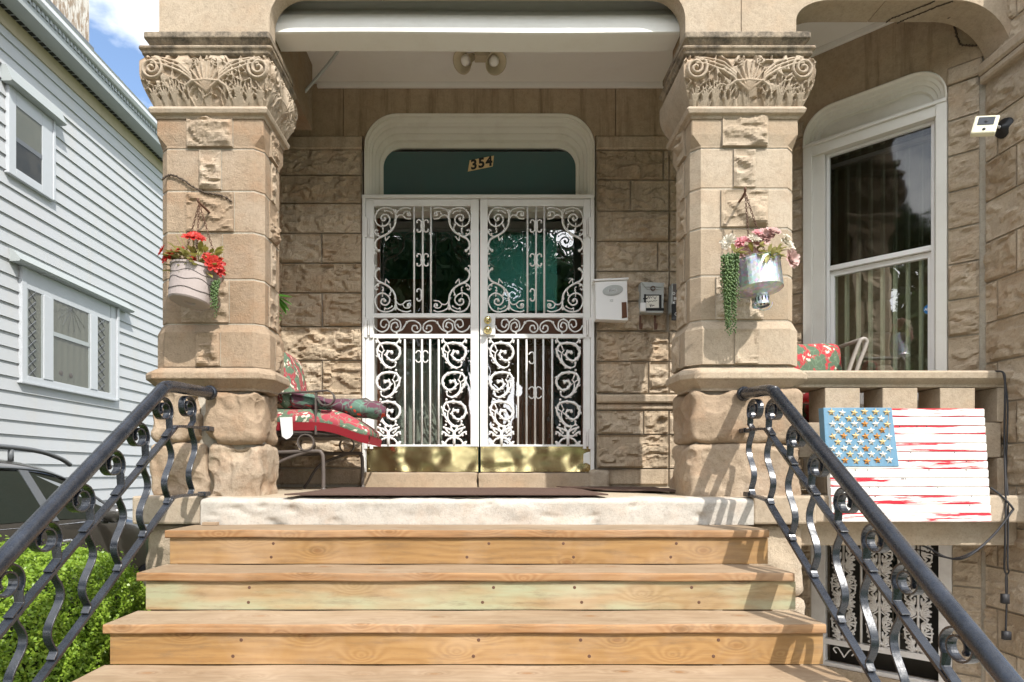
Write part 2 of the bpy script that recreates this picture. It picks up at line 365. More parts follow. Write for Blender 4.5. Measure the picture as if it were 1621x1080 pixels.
def floral(name, bgc, leafc, petal, sc):
    T = NT(name); v = T.co(); vv = T.n('VectorMath', operation='ADD'); T.set(vv.inputs[0], v)
    nn = T.n('TexNoise', Vector=v, Scale=sc*.8, Detail=2); sub = T.n('VectorMath', operation='SCALE'); T.set(sub.inputs[0], nn.outputs['Color']); sub.inputs['Scale'].default_value = .10; T.set(vv.inputs[1], sub.outputs[0]); w = vv.outputs[0]
    lf = T.vor(w, sc*1.5, 'DISTANCE_TO_EDGE'); c = T.mix(T.ramp(T.noise(w, sc*1.1, 2), (.49, 0), (.53, 1)), bgc, leafc)
    c = T.mix(T.math('MULTIPLY', T.ramp(lf, (.02, 1), (.05, 0)), .5), c, tuple(l*1.7 for l in leafc))
    fl = T.vor(w, sc*.62); ang = T.vor(w, sc*2.6)
    pet = T.math('MULTIPLY', T.ramp(fl, (.36, 1), (.42, 0)), T.ramp(ang, (.36, 1), (.42, 0)))
    c = T.mix(pet, c, petal); c = T.mix(T.ramp(fl, (.05, 1), (.075, 0)), c, (.55, .35, .12))
    return T.fin(c, .85, nrm=T.bump(T.noise(v, 500, 2), .3, .002), spec=.15)
M['floral'] = floral('red_floral_fabric', (.42, .05, .06), (.10, .145, .095), (.68, .60, .47), 13)
M['floral_b'] = floral('faded_floral_fabric', (.34, .06, .075), (.115, .165, .11), (.66, .60, .48), 12)
M['floral_d'] = floral('dark_floral_fabric', (.12, .05, .07), (.10, .17, .13), (.66, .10, .06), 9)
M['redcloth'] = paint_mat('red_cloth', (.30, .02, .03), rough=.85, dirt=.15, dcol=(.2,.03,.03))
M['chairmetal'] = paint_mat('bronze_metal', (.10, .085, .075), rough=.4, dirt=.25, dcol=(.2,.13,.09))
M['alu'] = paint_mat('champagne_metal', (.27, .245, .215), rough=.35, dirt=.1)
M['paper'] = paint_mat('paper', (.75, .73, .66), rough=.9, dirt=.1)
M['pot'] = paint_mat('mauve_plastic', (.36, .305, .285), rough=.5, dirt=.15, dcol=(.3,.24,.2))
M['potline'] = paint_mat('pot_line', (.12, .10, .095), dirt=0)
M['chain'] = paint_mat('rusty_chain', (.11, .055, .035), rough=.6, dirt=.4, dcol=(.25,.12,.06))
def leaf_mat(name, a, b, trans=.25, rough=.45, tintmix=True):
    T = NT(name); v = T.co(); c = T.mix(T.attr(), a, b)
    c = T.mix(T.math('MULTIPLY', T.noise(v, 40, 3), .25), c, tuple(x*.6 for x in a))
    T.fin(c, rough, spec=.4); T.set(T.b.inputs['Roughness'], rough)
    tl = T.n('BsdfTranslucent', Color=c); m = T.n('MixShader'); T.set(m.inputs[0], trans)
    T.t.links.new(T.b.outputs[0], m.inputs[1]); T.t.links.new(tl.outputs[0], m.inputs[2]); T.t.links.new(m.outputs[0], T.out.inputs[0]); return T.m
M['box'] = leaf_mat('boxwood_leaf', (.10, .21, .015), (.42, .58, .075), .4, .35)
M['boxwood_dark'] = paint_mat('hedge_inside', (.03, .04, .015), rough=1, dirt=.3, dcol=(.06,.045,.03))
M['tree'] = leaf_mat('tree_leaf', (.025, .055, .015), (.06, .12, .03), .3)
M['vine'] = leaf_mat('vine_leaf', (.08, .26, .04), (.20, .45, .08), .35)
M['succ'] = leaf_mat('string_plant', (.06, .11, .035), (.16, .24, .08), .15)
M['redpetal'] = leaf_mat('red_petal', (.36, .014, .012), (.60, .05, .03), .25)
M['pinkpetal'] = leaf_mat('dusty_pink_petal', (.48, .25, .24), (.72, .56, .50), .25)
M['hotpetal'] = leaf_mat('pink_petal', (.62, .22, .26), (.75, .42, .42), .25)
M['whitepetal'] = leaf_mat('white_petal', (.62, .56, .44), (.78, .74, .65), .25)
M['yleaf'] = leaf_mat('faded_leaf', (.24, .22, .04), (.50, .47, .19), .3)
M['bark'] = paint_mat('bark', (.10, .08, .06), rough=.95, dirt=.4, dcol=(.04,.03,.02), bump=.6, scale=14)
M['siding'] = paint_mat('pale_blue_siding', (.475, .492, .505), rough=.45, dirt=.10, dcol=(.52,.46,.36), bump=.05, scale=2, streak=.18)
M['trim'] = paint_mat('grey_trim', (.36, .39, .39), rough=.5, dirt=.12, dcol=(.45,.42,.35))
M['trimwhite'] = paint_mat('white_trim', (.50, .525, .55), rough=.45, dirt=.06)
M['frieze'] = paint_mat('beige_frieze', (.50, .43, .31), rough=.7, dirt=.3, dcol=(.3,.25,.17))
M['gutter'] = paint_mat('gutter_metal', (.62, .64, .66), rough=.25, dirt=.1)
T = NT('peeling_paint'); n = T.noise(T.co(scale=(3, 3, .8)), 5, 9, .72, .5)
M['peel'] = T.fin(T.mix(T.ramp(n, (.46, 0), (.54, 1)), (.62, .58, .52), (.30, .22, .15)), .9, nrm=T.bump(n, .8, .03))
T = NT('car_paint'); v = T.co(); M['carpaint'] = T.fin((.075, .070, .062), .18, .3, spec=.5, **{'Coat Weight': .7, 'Coat Roughness': .05})
M['carglass'] = T = None
T = NT('car_glass'); M['carglass'] = T.fin((.016, .024, .020), .03, 0, spec=.8)
M['chrome'] = paint_mat('chrome', (.7, .7, .7), rough=.15, dirt=0); M['chrome'].node_tree.nodes['Principled BSDF'].inputs['Metallic'].default_value = .9
M['cargrey'] = paint_mat('grey_trim_strip', (.13, .14, .15), rough=.4, dirt=.05)
T = NT('lawn_grass'); v = T.co(); n = T.noise(v, 40, 5); M['lawn'] = T.fin(T.mix(n, (.04, .075, .02), (.09, .15, .04)), 1, nrm=T.bump(n, .8, .05))
T = NT('concrete'); v = T.co(); n = T.noise(v, 6, 8, .65); M['concrete'] = T.fin(T.mix(n, (.38, .365, .335), (.50, .48, .44)), .9, nrm=T.bump(T.noise(v, 90, 4), .3, .005))
T = NT('asphalt'); v = T.co(); n = T.noise(v, 60, 4); M['asphalt'] = T.fin(T.mix(n, (.035, .035, .035), (.07, .07, .07)), .9, nrm=T.bump(n, .4, .005))
M['cable'] = paint_mat('cable', (.025, .025, .028), rough=.5, dirt=.1)
M['vinewood'] = paint_mat('dead_vine', (.075, .055, .04), rough=.9, dirt=.2)
M['plaque'] = paint_mat('plaque_cream', (.70, .52, .27), rough=.5, dirt=.05)
M['ink'] = paint_mat('black_ink', (.015, .015, .015), rough=.6, dirt=0)
M['stickerblue'] = paint_mat('blue_sticker', (.02, .17, .45), rough=.4, dirt=0)
M['camcream'] = paint_mat('cream_plastic', (.74, .70, .52), rough=.35, dirt=.04)
M['lens'] = paint_mat('dark_lens', (.03, .035, .045), rough=.15, dirt=0)
# ------------------------------------------------------------------ stone block builders
_seed = [11]
def nseed(): _seed[0] += 17; return _seed[0]
def rockface(mb, F, u0, u1, z0, z1, amp=.03, base=.012, res=.0115, margin=.014, seed=None, tint=None, mi=0, n0=0.0):
    """a pitched-face block: facets plus fine noise, edges dying into the joint"""
    seed = seed or nseed(); rs = np.random.RandomState(seed); w = u1-u0; h = z1-z0
    nu = max(5, int(w/res)); nz_ = max(5, int(h/res))
    su = np.concatenate([[0, 0], np.linspace(0, w, nu)[1:-1], [w, w]]); sv = np.concatenate([[0, 0], np.linspace(0, h, nz_)[1:-1], [h, h]])
    U, V = np.meshgrid(su, sv, indexing='ij')
    H = np.full(U.shape, 1e9)
    for _ in range(5):
        cu, cv = rs.rand()*w, rs.rand()*h; gx, gz = rs.randn(2)*np.array([.22, .34])
        H = np.minimum(H, amp*(.55+.6*rs.rand())+gx*(U-cu)*.5+gz*(V-cv)*.5)
    H = np.clip(H, amp*.22, amp*1.4)
    p = np.stack([U*9, V*9, np.full(U.shape, seed*.37)], -1)
    n1 = fbm(p*.8, 4, seed); rg = 1-np.abs(2*fbm(p*np.array([.55, 1.0, 1])+5, 3, seed+3)-1)
    H = H*(.45+1.1*n1)+amp*.55*(ss(.80, .98, rg)*-1)+amp*.36*(fbm(p*3.1, 4, seed+9)-.5)+amp*.32*(fbm(p*9, 3, seed+13)-.5)
    for _ in range(int(4+14*w*h/.08)):
        cu, ed = rs.rand()*w, rs.rand(); cv = h*(1-.22*ed) if rs.rand() < .55 else h*rs.rand(); ru, rv = rs.uniform(.025, .085), rs.uniform(.012, .04); q = ((U-cu)/ru)**2+((V-cv)/rv)**2+(n1-.5)*1.2
        H = H-amp*rs.uniform(.15, .5)*np.clip(1-q, 0, 1)**.6
    H = np.maximum(H, -base*.6)
    e = np.minimum(np.minimum(U, w-U), np.minimum(V, h-V)); jag = 1+.8*(fbm(p*2, 2, seed+5)-.5)
    H = n0+base+H*ss(0, margin, e*jag)
    edge = np.zeros(U.shape, bool); edge[0] = edge[-1] = True; edge[:, 0] = edge[:, -1] = True
    H = np.where(edge, n0-.03, H)
    o = np.array(F.o); P = o+U[..., None]*np.array(F.u)+u0*np.array(F.u)+(V+z0)[..., None]*np.array([0, 0, 1.0])+H[..., None]*np.array(F.n)
    s = F.u.cross(Vector((0,0,1))).dot(F.n)
    mb.grid(P, rs.rand() if tint is None else tint, mi, flip=s < 0)
def smoothface(mb, F, u0, u1, z0, z1, base=.014, bev=.006, tint=None, mi=0, n0=0.0):
    w, h = u1-u0, z1-z0
    su = np.array([0, 0, bev, w-bev, w, w]); sv = np.array([0, 0, bev, h-bev, h, h])
    U, V = np.meshgrid(su, sv, indexing='ij')
    H = np.full(U.shape, n0+base); H[1] = H[-2] = n0+base-bev*.8; H[:, 1] = H[:, -2] = n0+base-bev*.8; H[0] = H[-1] = n0-.03; H[:, 0] = H[:, -1] = n0-.03
    P = np.array(F.o)+(U+u0)[..., None]*np.array(F.u)+(V+z0)[..., None]*np.array([0, 0, 1.0])+H[..., None]*np.array(F.n)
    s = F.u.cross(Vector((0,0,1))).dot(F.n)
    mb.grid(P, np.random.rand() if tint is None else tint, mi, flip=s < 0)
J = .006
def course(mb, F, z0, z1, segs, amp=.035, smooth=False, **k):
    for a, b in segs:
        if b-a < .03: continue
        if smooth: smoothface(mb, F, a+J, b-J, z0+J, z1-J, **k)
        else: rockface(mb, F, a+J, b-J, z0+J, z1-J, amp=amp, **k)
def rockbox(mb, x0, x1, y0, y1, z0, z1, rad=.06, amp=.03, n=26, seed=None, tint=None, freq=5, mi=0):
    seed = seed or nseed(); c = np.array([(x0+x1)/2, (y0+y1)/2, (z0+z1)/2]); hs = np.array([(x1-x0)/2, (y1-y0)/2, (z1-z0)/2])
    rad = min(rad, hs.min()*.95); rb = np.random.RandomState(seed+1); bites = [((rb.rand(3)*2-1)*hs*np.array([1.0, 1.0, 1.0]), rb.uniform(.35, 1.0)*min(.11, hs.min()*.9), rb.uniform(.3, .9)) for _ in range(34)]
    bites = [(q/np.abs(q/hs).max(), r_, k_) for q, r_, k_ in bites]; t = np.linspace(-1, 1, n); A, B = np.meshgrid(t, t, indexing='ij'); O = np.ones_like(A)
    for ax in range(3):
        for sg in (-1, 1):
            q = [None]*3; q[ax] = O*sg; q[(ax+1) % 3] = A; q[(ax+2) % 3] = B
            p = np.stack(q, -1)*hs; inner = np.clip(p, -(hs-rad), hs-rad); d = p-inner; ln = np.linalg.norm(d, axis=-1, keepdims=True)+1e-9; nr = d/ln
            p = inner+nr*rad+c; nn = fbm(p*freq, 5, seed); rid = 1-np.abs(2*fbm(p*freq*.7+3, 3, seed+4)-1)
            q0 = p-c; dsp = (nn-.5)*2*amp-amp*.35*ss(.84, .98, rid)
            for bc, br, bk in bites: dsp = dsp-amp*bk*np.clip(1-((q0-bc)**2).sum(-1)/br**2+(nn-.5)*.9, 0, 1)**.6
            p = p+nr*dsp[..., None]
            mb.grid(p, np.random.RandomState(seed).rand() if tint is None else tint, mi, flip=(sg < 0))
def loft(mb, rings, tint=.5, mi=0, cap=True):
    P = np.array(rings, float); base = mb.n; k = P.shape[1]
    mb.grid(P, tint, mi, closev=True, flip=False)
    if cap:
        mb.f.append(tuple(base+i for i in reversed(range(k)))); mb.f.append(tuple(base+(len(P)-1)*k+i for i in range(k))); mb.m += [mi, mi]
def octo(cx, cy, hx, hy, c, z):   # chamfered rectangle, counter-clockwise seen from above
    return [(cx-hx+c, cy-hy, z), (cx+hx-c, cy-hy, z), (cx+hx, cy-hy+c, z), (cx+hx, cy+hy-c, z), (cx+hx-c, cy+hy, z), (cx-hx+c, cy+hy, z), (cx-hx, cy+hy-c, z), (cx-hx, cy-hy+c, z)]

# ------------------------------------------------------------------ THE STONE HOUSE
YW = 5.15                                             # the door wall's plane
house = thing('stone_house', 'tan sandstone house with carved porch columns and white double security gate', 'house', (0, YW, 0))
Fd = Fr((0, YW, 0), (1, 0, 0), (0, -1, 0))
A45 = Vector((3.155, 4.04, 0)); B45 = Vector((2.045, YW, 0))
Fw = Fr(B45, (1, -1, 0), (-1, -1, 0)); ULEN = (A45-B45).length
Fr_ = Fr((3.155, 4.04, 0), (0, -1, 0), (-1, 0, 0))     # bay side wall, running towards the street
zy = lambda y: Zp(y, YW)
XL0, XL1, XR0, XR1 = -1.62, -.965, .900, 2.045
# door wall -----------------------------------------------------------
mb = MB()
mb.box(XL0, XL1, YW, YW+.3, -.1, zy(217), mi=1); mbr = MB(); mbr.box(XR0, XR1+.1, YW, YW+.3, -.1, zy(217), mi=1)
xpx = lambda p: Xp(p, YW)
rL = [(741,768,[]),(688,741,[]),(650,688,[500]),(571,625,[511]),(518,571,[]),(465,518,[511]),(418,465,[]),(371,418,[510]),(324,371,[]),(279.5,324,[]),(239,279.5,[])]
for y1, y0, sp in rL:
    e = [XL0]+[xpx(s) for s in sp]+[XL1]
    course(mb, Fd, zy(y0), zy(y1), list(zip(e[:-1], e[1:])), amp=.012 if y0 > 760 else .048, smooth=(y0 > 760), base=.02)
rR = [(742,768,[957]),(688,742,[]),(650,688,[1018]),(573,623,[1026]),(525,573,[]),(478,525,[1055]),(431,478,[]),(384,431,[1040]),(336,384,[]),(287,336,[997]),(240,287,[1049])]
for y1, y0, sp in rR:
    e = [XR0]+[xpx(s) for s in sp]+[1.48, XR1]
    course(mbr, Fd, zy(y0), zy(y1), list(zip(e[:-1], e[1:])), amp=.012 if y0 > 760 else .048, smooth=(y0 > 760), base=.02)
for mb, a, b in ((mb, XL0, XL1), (mbr, XR0, XR1)):
    smoothface(mb, Fd, a, b, zy(239), zy(218), base=.035, bev=.012, tint=.6)
    smoothface(mb, Fd, a, b, zy(639), zy(626), base=.06, bev=.012, tint=.7); smoothface(mb, Fd, a, b, zy(649), zy(639.5), base=.032, bev=.008, tint=.6)
    mb.build('wall', [M['shadewall'], M['mortar']], house)
# smooth lintel zone with the round-cornered door head
mb = MB(); zt, zl = 3.26, zy(217)+.002
hx0, hx1, hzt, hr = xpx(576), xpx(942), zy(181), .27
arc = lambda cx, cz, r, a0, a1, n=10: [(cx+r*math.cos(R(a0+(a1-a0)*i/n)), cz+r*math.sin(R(a0+(a1-a0)*i/n))) for i in range(n+1)]
xa, xb = xpx(544), xpx(974)
xm = -.04
mb.plate([(xa+.003, zl), (hx0, zl)]+[(hx0, hzt-hr)]+arc(hx0+hr, hzt-hr, hr, 180, 90)+[(xm, hzt), (xm, zt), (xa+.003, zt)], Fd, -.3, .015, .45)
mb.plate([(xm, zt), (xm, hzt)]+arc(hx1-hr, hzt-hr, hr, 90, 0)+[(hx1, zl), (xb-.003, zl), (xb-.003, zt)], Fd, -.3, .015, .45)
mb.plate([(XL0, zl), (xa-.003, zl), (xa-.003, zt), (XL0, zt)], Fd, -.3, .013, .3)
mb.plate([(xb+.003, zl), (XR1+.1, zl), (XR1+.1, zt), (xb+.003, zt)], Fd, -.3, .017, .7)
mb.build('lintel', M['lintel'], house)
# porch end wall on the far side of the chair
mb = MB(); Fs = Fr((XL0, YW, 0), (0, -1, 0), (1, 0, 0)); LS = .70
mb.box(XL0-.3, XL0, YW-LS, YW+.3, -.1, 3.26, mi=1)
for y1, y0, sp in rL: course(mb, Fs, zy(y0), zy(y1), [(0, .32), (.32, LS)], amp=.03, base=.012)
course(mb, Fs, zy(218), 3.25, [(0, LS)], amp=.02)
course(mb, Fs, zy(649), zy(626), [(0, LS)], smooth=True, base=.03)
mb.build('wall', [M['rust'], M['mortar']], house)
# angled wall -----------------------------------------------------------
def u45(px): k = (px-CX0)/FPX; return (YW*k-2.045)/(.70711*(1+k))
WU0, WU1 = u45(1273), u45(1500); WZ0, WZT, WR = .62, 2.80, .20
mb = MB()
for a, b in ((0, WU0), (WU1, ULEN+.15)): mb.plate([(a, -.1), (b, -.1), (b, 2.8), (a, 2.8)], Fw, -.28, 0, mi=1)
mb.plate([(WU0, -.1), (WU1, -.1), (WU1, WZ0), (WU0, WZ0)], Fw, -.28, 0, mi=1)
zc = [0.0]+[.0+.235*i for i in range(1, 12)]
zs = [Zp(y, 4.18) for y in (535, 477, 421, 364.6, 306.5, 250, 194, 138)]; st = zs[1]-zs[0]
zs = [zs[0]-st*i for i in range(int((zs[0]+.05)/st), 0, -1)]+zs
for i in range(len(zs)-1):
    course(mb, Fw, zs[i], zs[i+1], [(0, WU0), (WU1, ULEN-.03)], amp=.035, base=.01)
smoothface(mb, Fw, 0, WU0, zs[-1]+.003, zs[-1]+.105, base=.03, bev=.01); smoothface(mb, Fw, WU1+.0, ULEN-.02, zs[-1]+.003, zs[-1]+.105, base=.03, bev=.01)
mb.build('wall', [M['sand'], M['mortar']], house)
mb = MB(); zb = zs[-1]+.112
um = (WU0+WU1)/2; zt2 = 3.26
mb.plate([(0, zb), (WU0, zb), (WU0, WZT-WR)]+arc(WU0+WR, WZT-WR, WR, 180, 90)+[(um, WZT), (um, zt2), (0, zt2)], Fw, -.28, .015, .5)
mb.plate([(um, zt2), (um, WZT)]+arc(WU1-WR, WZT-WR, WR, 90, 0)+[(WU1, zb), (ULEN-.01, zb), (ULEN-.01, zt2)], Fw, -.28, .015, .5)
mb.build('lintel', M['lintel'], house)
# bay side wall, full height from the ground
mb = MB(); BL = .46; GZ = -1.45
mb.box(3.155, 4.6, 4.04-BL+.01, 4.2, GZ, 3.6, mi=1)
zb_ = GZ; zz = [GZ+.02]+[zs[0]+(st*1.06)*i for i in range(-6, 16)]
zz = sorted(z for z in zz if z >= GZ)
for i in range(len(zz)-1):
    if zz[i+1] > 3.6: break
    s = [(0.0, .10+.14*(i % 2)), (.10+.14*(i % 2), BL)] if i % 3 else [(0.0, BL)]
    course(mb, Fr_, zz[i], zz[i+1], s, amp=.035, base=.01)
    course(mb, Fr((3.155, 4.04-BL+.005, 0), (1, 0, 0), (0, -1, 0)), zz[i], zz[i+1], [(0.0, .4+.2*(i % 2)), (.4+.2*(i % 2), 1.2)], amp=.035, base=.0)
mb.build('wall', [M['sand'], M['mortar']], house)
mb = MB(); zq = 2.62
smoothface(mb, Fr_, 0, BL, zq, zq+.075, base=.06, bev=.015, tint=.6); smoothface(mb, Fr_, 0, BL, zq-.05, zq-.003, base=.05, bev=.012, tint=.4)
mb.build('string_course', M['sandsmooth'], house)
# basement part of the angled wall
mb = MB(); GU0, GU1 = u45(1284), u45(1507); GZ1 = -.262; GB = -1.27
for a, b in ((-.7, GU0), (GU1, ULEN+.15)): mb.plate([(a, GZ), (b, GZ), (b, -.1), (a, -.1)], Fw, -.28, 0, mi=1)
mb.plate([(GU0, GZ1), (GU1, GZ1), (GU1, -.1), (GU0, -.1)], Fw, -.28, .0, mi=1); mb.plate([(GU0, GZ), (GU1, GZ), (GU1, GB), (GU0, GB)], Fw, -.28, .02, mi=0, tint=.5)
for i in range(5):
    z0 = GZ+.02+.28*i; z1 = min(z0+.28, -.1)
    course(mb, Fw, z0, z1, [(-.7, -.2), (-.2, GU0), (GU1, ULEN-.02)], amp=.035, base=.01)
mb.build('wall', [M['sand'], M['mortar']], house)
# porch floor, parged front riser, under-wall --------------------------------
mb = MB(); y0, y1 = 3.735, YW+.32
V = [(-1.98, y0, -.004), (3.3, y0, -.004), (3.3, y1, .028), (-1.98, y1, .028), (-1.98, y0, -.12), (3.3, y0, -.12), (3.3, y1, -.12), (-1.98, y1, -.12)]
mb.add(V, [(0,1,2,3), (7,6,5,4), (0,4,5,1), (1,5,6,2), (2,6,7,3), (3,7,4,0)])
pf = mb.build('porch_floor', M['floor'], house)
# parged riser: a rough sheet between the column bases
mb = MB(); U, V = np.meshgrid(np.linspace(-1.60, 1.53, 150), np.linspace(0, 1, 14), indexing='ij')
p = np.stack([U*6, V*1.2, U*0], -1); n = fbm(p, 4, 5)
yy = 3.648+.012*(n-.5)*2; zz_ = -.157+(.150+.016*(fbm(p*1.3+9, 4, 8)-.5))*V; yy = yy+.016*ss(.62, .8, fbm(p*1.7+4, 4, 14))
top = ss(.86, 1.0, V); yy = yy+.05*top**2
P = np.stack([U, yy, zz_], -1); mb.grid(P, .5)
P2 = np.stack([P[:, -1], P[:, -1]+np.array([0, .10, .003])], 1); mb.grid(P2, .5)
mb.build('parging', M['limewash'], house, smooth=True)
# ledge course under the column bases and the balustrade
mb = MB()
for a, b, s in ((-2.0, -1.605, 0), (1.535, 1.90, 0)): 
    mb.box(a, b, 3.665, 4.45, -.157, .004, tint=.4)
mb.box(1.905, 3.15, 3.70, 4.0, -.150, .006, tint=.6)
mb.box(-1.6, 1.53, 3.72, 4.3, -.30, -.125, tint=.6)
mb.build('ledge', M['sandsmooth'], house, bevel=.012)
mb = MB(); mb.box(1.78, 3.15, 3.80, 4.02, -.292, -.153, tint=.55)
mb.build('lintel', M['sandsmooth'], house, bevel=.006)
# base walls under the columns
for x0, x1 in ((-1.965, -1.45), (1.30, 1.86)):
    mb = MB()
    rockbox(mb, x0, x1, 3.72, 4.45, -.58, -.16, .05, .018, tint=.5); rockbox(mb, x0+.005, x1+.02, 3.70, 4.45, -1.0, -.585, .06, .02, tint=.3); rockbox(mb, x0, x1, 3.72, 4.45, -1.46, -1.005, .05, .02, tint=.7)
    mb.build('base_wall', M['sand'], house, smooth=True)

# columns ----------------------------------------------------------------------
CYC, HX, HY = 4.035, .31, .185
def seg_dist(px, py, pts):
    d = np.full(px.shape, 1e9); tt = np.zeros(px.shape); n = len(pts)
    for i in range(n-1):
        ax, ay = pts[i]; bx, by = pts[i+1]; dx, dy = bx-ax, by-ay; l2 = dx*dx+dy*dy+1e-12
        t = np.clip(((px-ax)*dx+(py-ay)*dy)/l2, 0, 1); q = np.hypot(px-ax-t*dx, py-ay-t*dy)
        m = q < d; d = np.where(m, q, d); tt = np.where(m, (i+t)/(n-1), tt)
    return d, tt
def spiral(cx, cy, r0, r1, a0, turns, n=60, sgn=1):
    return [(cx+(r0+(r1-r0)*i/n)*math.cos(a0+sgn*turns*2*math.pi*i/n), cy+(r0+(r1-r0)*i/n)*math.sin(a0+sgn*turns*2*math.pi*i/n)) for i in range(n+1)]
def relief(X, Y, seed, hw):
    """carved foliage: X across (m, centred), Y up (m); returns height 0..1"""
    rs = np.random.RandomState(seed); H = np.zeros_like(X)
    # pierced lattice background
    n = 84; pts = np.stack([rs.uniform(-hw, hw, n), rs.uniform(.03, .26, n)], 1); dd = np.sort(np.stack([np.hypot(X-a, (Y-b)*1.0) for a, b in pts], 0), 0)
    web = 1-ss(.003, .011, dd[1]-dd[0]); H = np.maximum(H, .80*web+.04)
    def ridge(pl, w, h=1.0, taper=None):
        nonlocal H
        d, t = seg_dist(X, Y, pl); ww = w if taper is None else w*(1+(taper-1)*t)
        H = np.maximum(H, h*np.sqrt(np.clip(1-(d/ww)**2, 0, 1)))
    def hole(x, y, rx, ry, a=0):
        nonlocal H
        q = np.hypot(((X-x)*math.cos(a)+(Y-y)*math.sin(a))/rx, (-(X-x)*math.sin(a)+(Y-y)*math.cos(a))/ry); H = np.where(q < 1, np.minimum(H, .0+.4*ss(.6, 1, q)), H)
    # solid leafy foot
    H = np.maximum(H, .5*(1-ss(.035, .075, Y+.02*np.sin(X*38))))
    for s in (-1, 1):
        X0 = X; cx, cy = s*(hw-.072), .196
        H = np.where(np.hypot(X-cx, Y-cy) < .073, .12, H)
        ridge(spiral(cx, cy, .068, .010, R(90), 2.1, sgn=s), .0115, 1.0)
        for k, o in enumerate((0, .022, .044)):     # stems sweeping up from the centre to the volute
            ridge([(s*(.05+o*.2), .10), (s*(.085+o*.2), .165-o*.5), (s*(.15+o*.1), .225-o), (s*(hw-.13), .262-o), (cx, .264-o*.9)], .0105, .92)
        for lx, lh in ((.12, .12), (.19, .15), (.25, .115), (.31, .10)):   # acanthus lobes
            if lx > hw-.03: continue
            x = s*lx
            for da in (-.45, -.2, 0, .22, .48):
                ridge([(x, .0), (x+s*da*.03, .05), (x+s*da*.10, lh-abs(da)*.05)], .017, .85, .25)
            hole(x+s*.033, .055, .009, .024, -s*.3)
    H = np.where((np.abs(X) < .075) & (Y > .09) & (Y < .245), np.maximum(H*.4, .35), H)
    for a in np.linspace(-62, 62, 8): ridge([(0, .075), (math.sin(R(a))*.07, .075+math.cos(R(a))*.09), (math.sin(R(a))*.125, .075+math.cos(R(a))*.165)], .017, .95, .25)
    ridge([(-.14, .04), (-.12, .095), (-.08, .122), (0, .128), (.08, .122), (.12, .095), (.14, .04)], .012, 1.0)
    for s in (-1, 1):
        ridge(spiral(s*.062, .235, .026, .005, R(-90), 1.5, 30, -s), .007, .9)
        hole(s*.062, .062, .010, .028, s*.25); hole(s*.118, .055, .009, .022, -s*.2)
    for a in np.linspace(-40, 40, 5): ridge([(math.sin(R(a))*.012, .0), (math.sin(R(a))*.055, .085)], .013, .7, .4)
    return H
